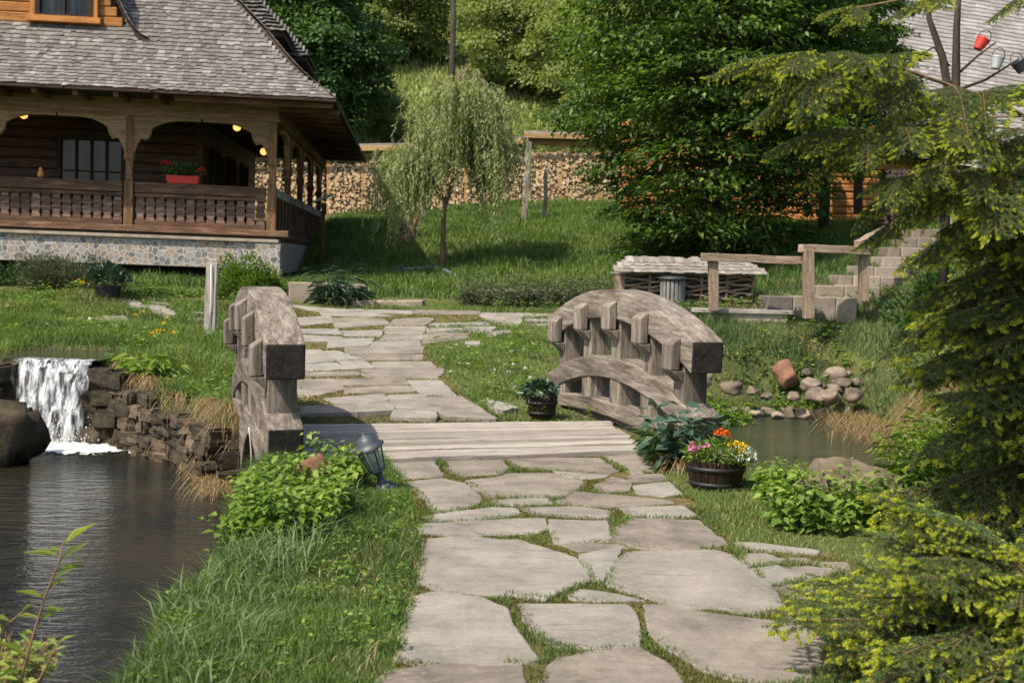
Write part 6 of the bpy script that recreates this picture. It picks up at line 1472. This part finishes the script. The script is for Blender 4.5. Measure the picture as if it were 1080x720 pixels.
def spruce_tpl(seed, parent, M, **kw):
    (p, nd, L1, nt_), (pb, db, lb_), polys = spruce_branch(seed, **kw)
    b = leaf_mesh('branch', p, nd, unit(rng.normal(0, 1, p.shape)), L1, np.full(len(p), .0034), nt_, needle_m, parent, M, 0)
    k = leaf_mesh('new_growth', pb, db, unit(rng.normal(0, 1, pb.shape)), lb_, np.full(len(pb), .0042), np.clip(rng.normal(.5, .25, len(pb)), 0, 1), bud_m, b, M, 0)
    mb = MB()
    for pl, r_ in polys: mb.tube([Vector(x) for x in pl], [.7*r_*(1-.6*i/len(pl)) for i in range(len(pl))], 4, cap=False)
    mb.build('twigs', twig_bark, b, M, True); return b
def spruce(label, base, hgt, tr, seed):
    t = thing('spruce_tree', label, 'tree', base); mb = MB(); mb.tube([base+Vector((0, 0, -.3)), base+Vector((0, 0, hgt*.5)), base+Vector((0, 0, hgt))], [tr, tr*.6, .01], 9); mb.build('trunk', bark, t, smooth=True); return t
def bM(org, az, pitch, s, roll=0): return Matrix.Translation(org) @ Matrix.Rotation(az, 4, 'Z') @ Matrix.Rotation(-pitch, 4, 'Y') @ Matrix.Rotation(roll, 4, 'X') @ Matrix.Scale(s, 4)
rb = random.Random(3)
base = Vector((3.42, 6.6, H1(3.42, 6.6))); t = spruce('tall dark spruce with long drooping boughs at the right edge', base, 5.5, .09, 1)
tpl = [spruce_tpl(1, t, bM(base+Vector((0, 0, 1.0)), R(180), 0, 1.0), Lb=1.0), spruce_tpl(2, t, bM(base+Vector((0, 0, 1.3)), R(195), 0, 1.05), Lb=1.0, hang=.3), spruce_tpl(5, t, bM(base+Vector((0, 0, 1.6)), R(170), 0, 1.05), Lb=1.0, nside=38, droop=.2, hang=.45, bud=.45)]
def badd(t, org, az, pitch, s, k, roll=0): return copy_tree(tpl[k], t, None) if False else _b(t, org, az, pitch, s, k, roll)
def _b(t, org, az, pitch, s, k, roll):
    c = copy_tree(tpl[k], t, bM(org, az, pitch, s, roll)); c.matrix_parent_inverse = WM(t).inverted(); return c
def aim(t, p0, p1, k, roll=0, s=None):
    p0, p1 = Vector(p0), Vector(p1); d = p1-p0; az = math.atan2(d.y, d.x); pi_ = math.atan2(d.z, math.hypot(d.x, d.y)); return _b(t, p0, az, pi_+.05, s or d.length, k, roll)
# whorls of the tall spruce, lower and middle
for i in range(44):
    z = .2+2.0*i/44; az = R(180+rb.uniform(-85, 85)); s = lerp(1.2, 1.0, i/44)*rb.uniform(.85, 1.15); _b(t, base+Vector((0, 0, z)), az, R(rb.uniform(-14, 10)), s, rb.choice([0, 1, 2]), R(rb.uniform(-15, 15)))
# the long boughs across the top right, read off the photo: a stem with side branches hanging from it
def bough(t, path, n, l0, l1, ks, dr=(-26, 3), first=0.0):
    pts = [P(*q) for q in path]; mb = MB(); mb.tube(pts, [.013*(1-.75*i/(len(pts)-1)) for i in range(len(pts))], 6); mb.build('bough', twig_bark, t, smooth=True); seg = len(pts)-1
    for i in range(n):
        f = lerp(first, 1, (i+.5)/n)*seg; j = min(seg-1, int(f)); p = pts[j].lerp(pts[j+1], f-j); d = (pts[j+1]-pts[j]).normalized(); az = math.atan2(d.y, d.x); sg = 1 if i % 2 else -1
        _b(t, p, az+sg*R(rb.uniform(30, 62)), R(rb.uniform(*dr)), lerp(l0, l1, (i+.5)/n)*rb.uniform(.8, 1.15), rb.choice(ks), R(rb.uniform(-15, 15)))
    e = pts[-1]; d = (pts[-1]-pts[-2]).normalized(); _b(t, e-d*.12, math.atan2(d.y, d.x), math.asin(d.z), l1, 0, 0)
bough(t, [(1160, 165, 6.5), (1053, 108, 6.1), (952, 73, 5.8), (880, 64, 5.6), (845, 62, 5.45)], 24, .95, .42, (0, 1, 2))
bough(t, [(1150, 190, 6.4), (1050, 150, 6.0), (970, 132, 5.7), (905, 145, 5.5)], 12, .95, .42, (1, 2))
bough(t, [(1150, 220, 6.4), (1060, 190, 5.8), (1000, 182, 5.6), (955, 190, 5.5)], 10, .8, .38, (1, 2))
bough(t, [(1150, -25, 6.6), (1040, -12, 6.3), (950, 0, 6.0), (885, 12, 5.8)], 6, .5, .28, (0, 1), (-25, 0))
base3 = Vector((4.42, 8.1, H1(4.42, 8.1))); t3 = spruce('dark spruce standing behind the tall one, filling the right edge below the boughs', base3, 4.2, .08, 3)
for i in range(62):
    z = .25+2.5*i/62; az = R(180+rb.uniform(-75, 90)); _b(t3, base3+Vector((0, 0, z)), az, R(rb.uniform(-16, 6)), lerp(1.3, 1.15, i/62)*rb.uniform(.8, 1.12), rb.choice([1, 2, 2]), R(rb.uniform(-15, 15)))
# the low spruce in the corner, its tips bright yellow green
base2 = Vector((1.98, 4.25, 0)); t2 = spruce('low young spruce with bright yellow green tips in the bottom right corner', base2, .72, .03, 2)
for i in range(40):
    z = .0+.5*i/40; az = R(180+rb.uniform(-75, 75)); s = lerp(.98, .55, i/40)*rb.uniform(.75, 1.1)
    _b(t2, base2+Vector((0, 0, z)), az, R(lerp(5, 24, i/40)+rb.uniform(-5, 6)), s, rb.choice([0, 0, 1]), R(rb.uniform(-12, 12)))
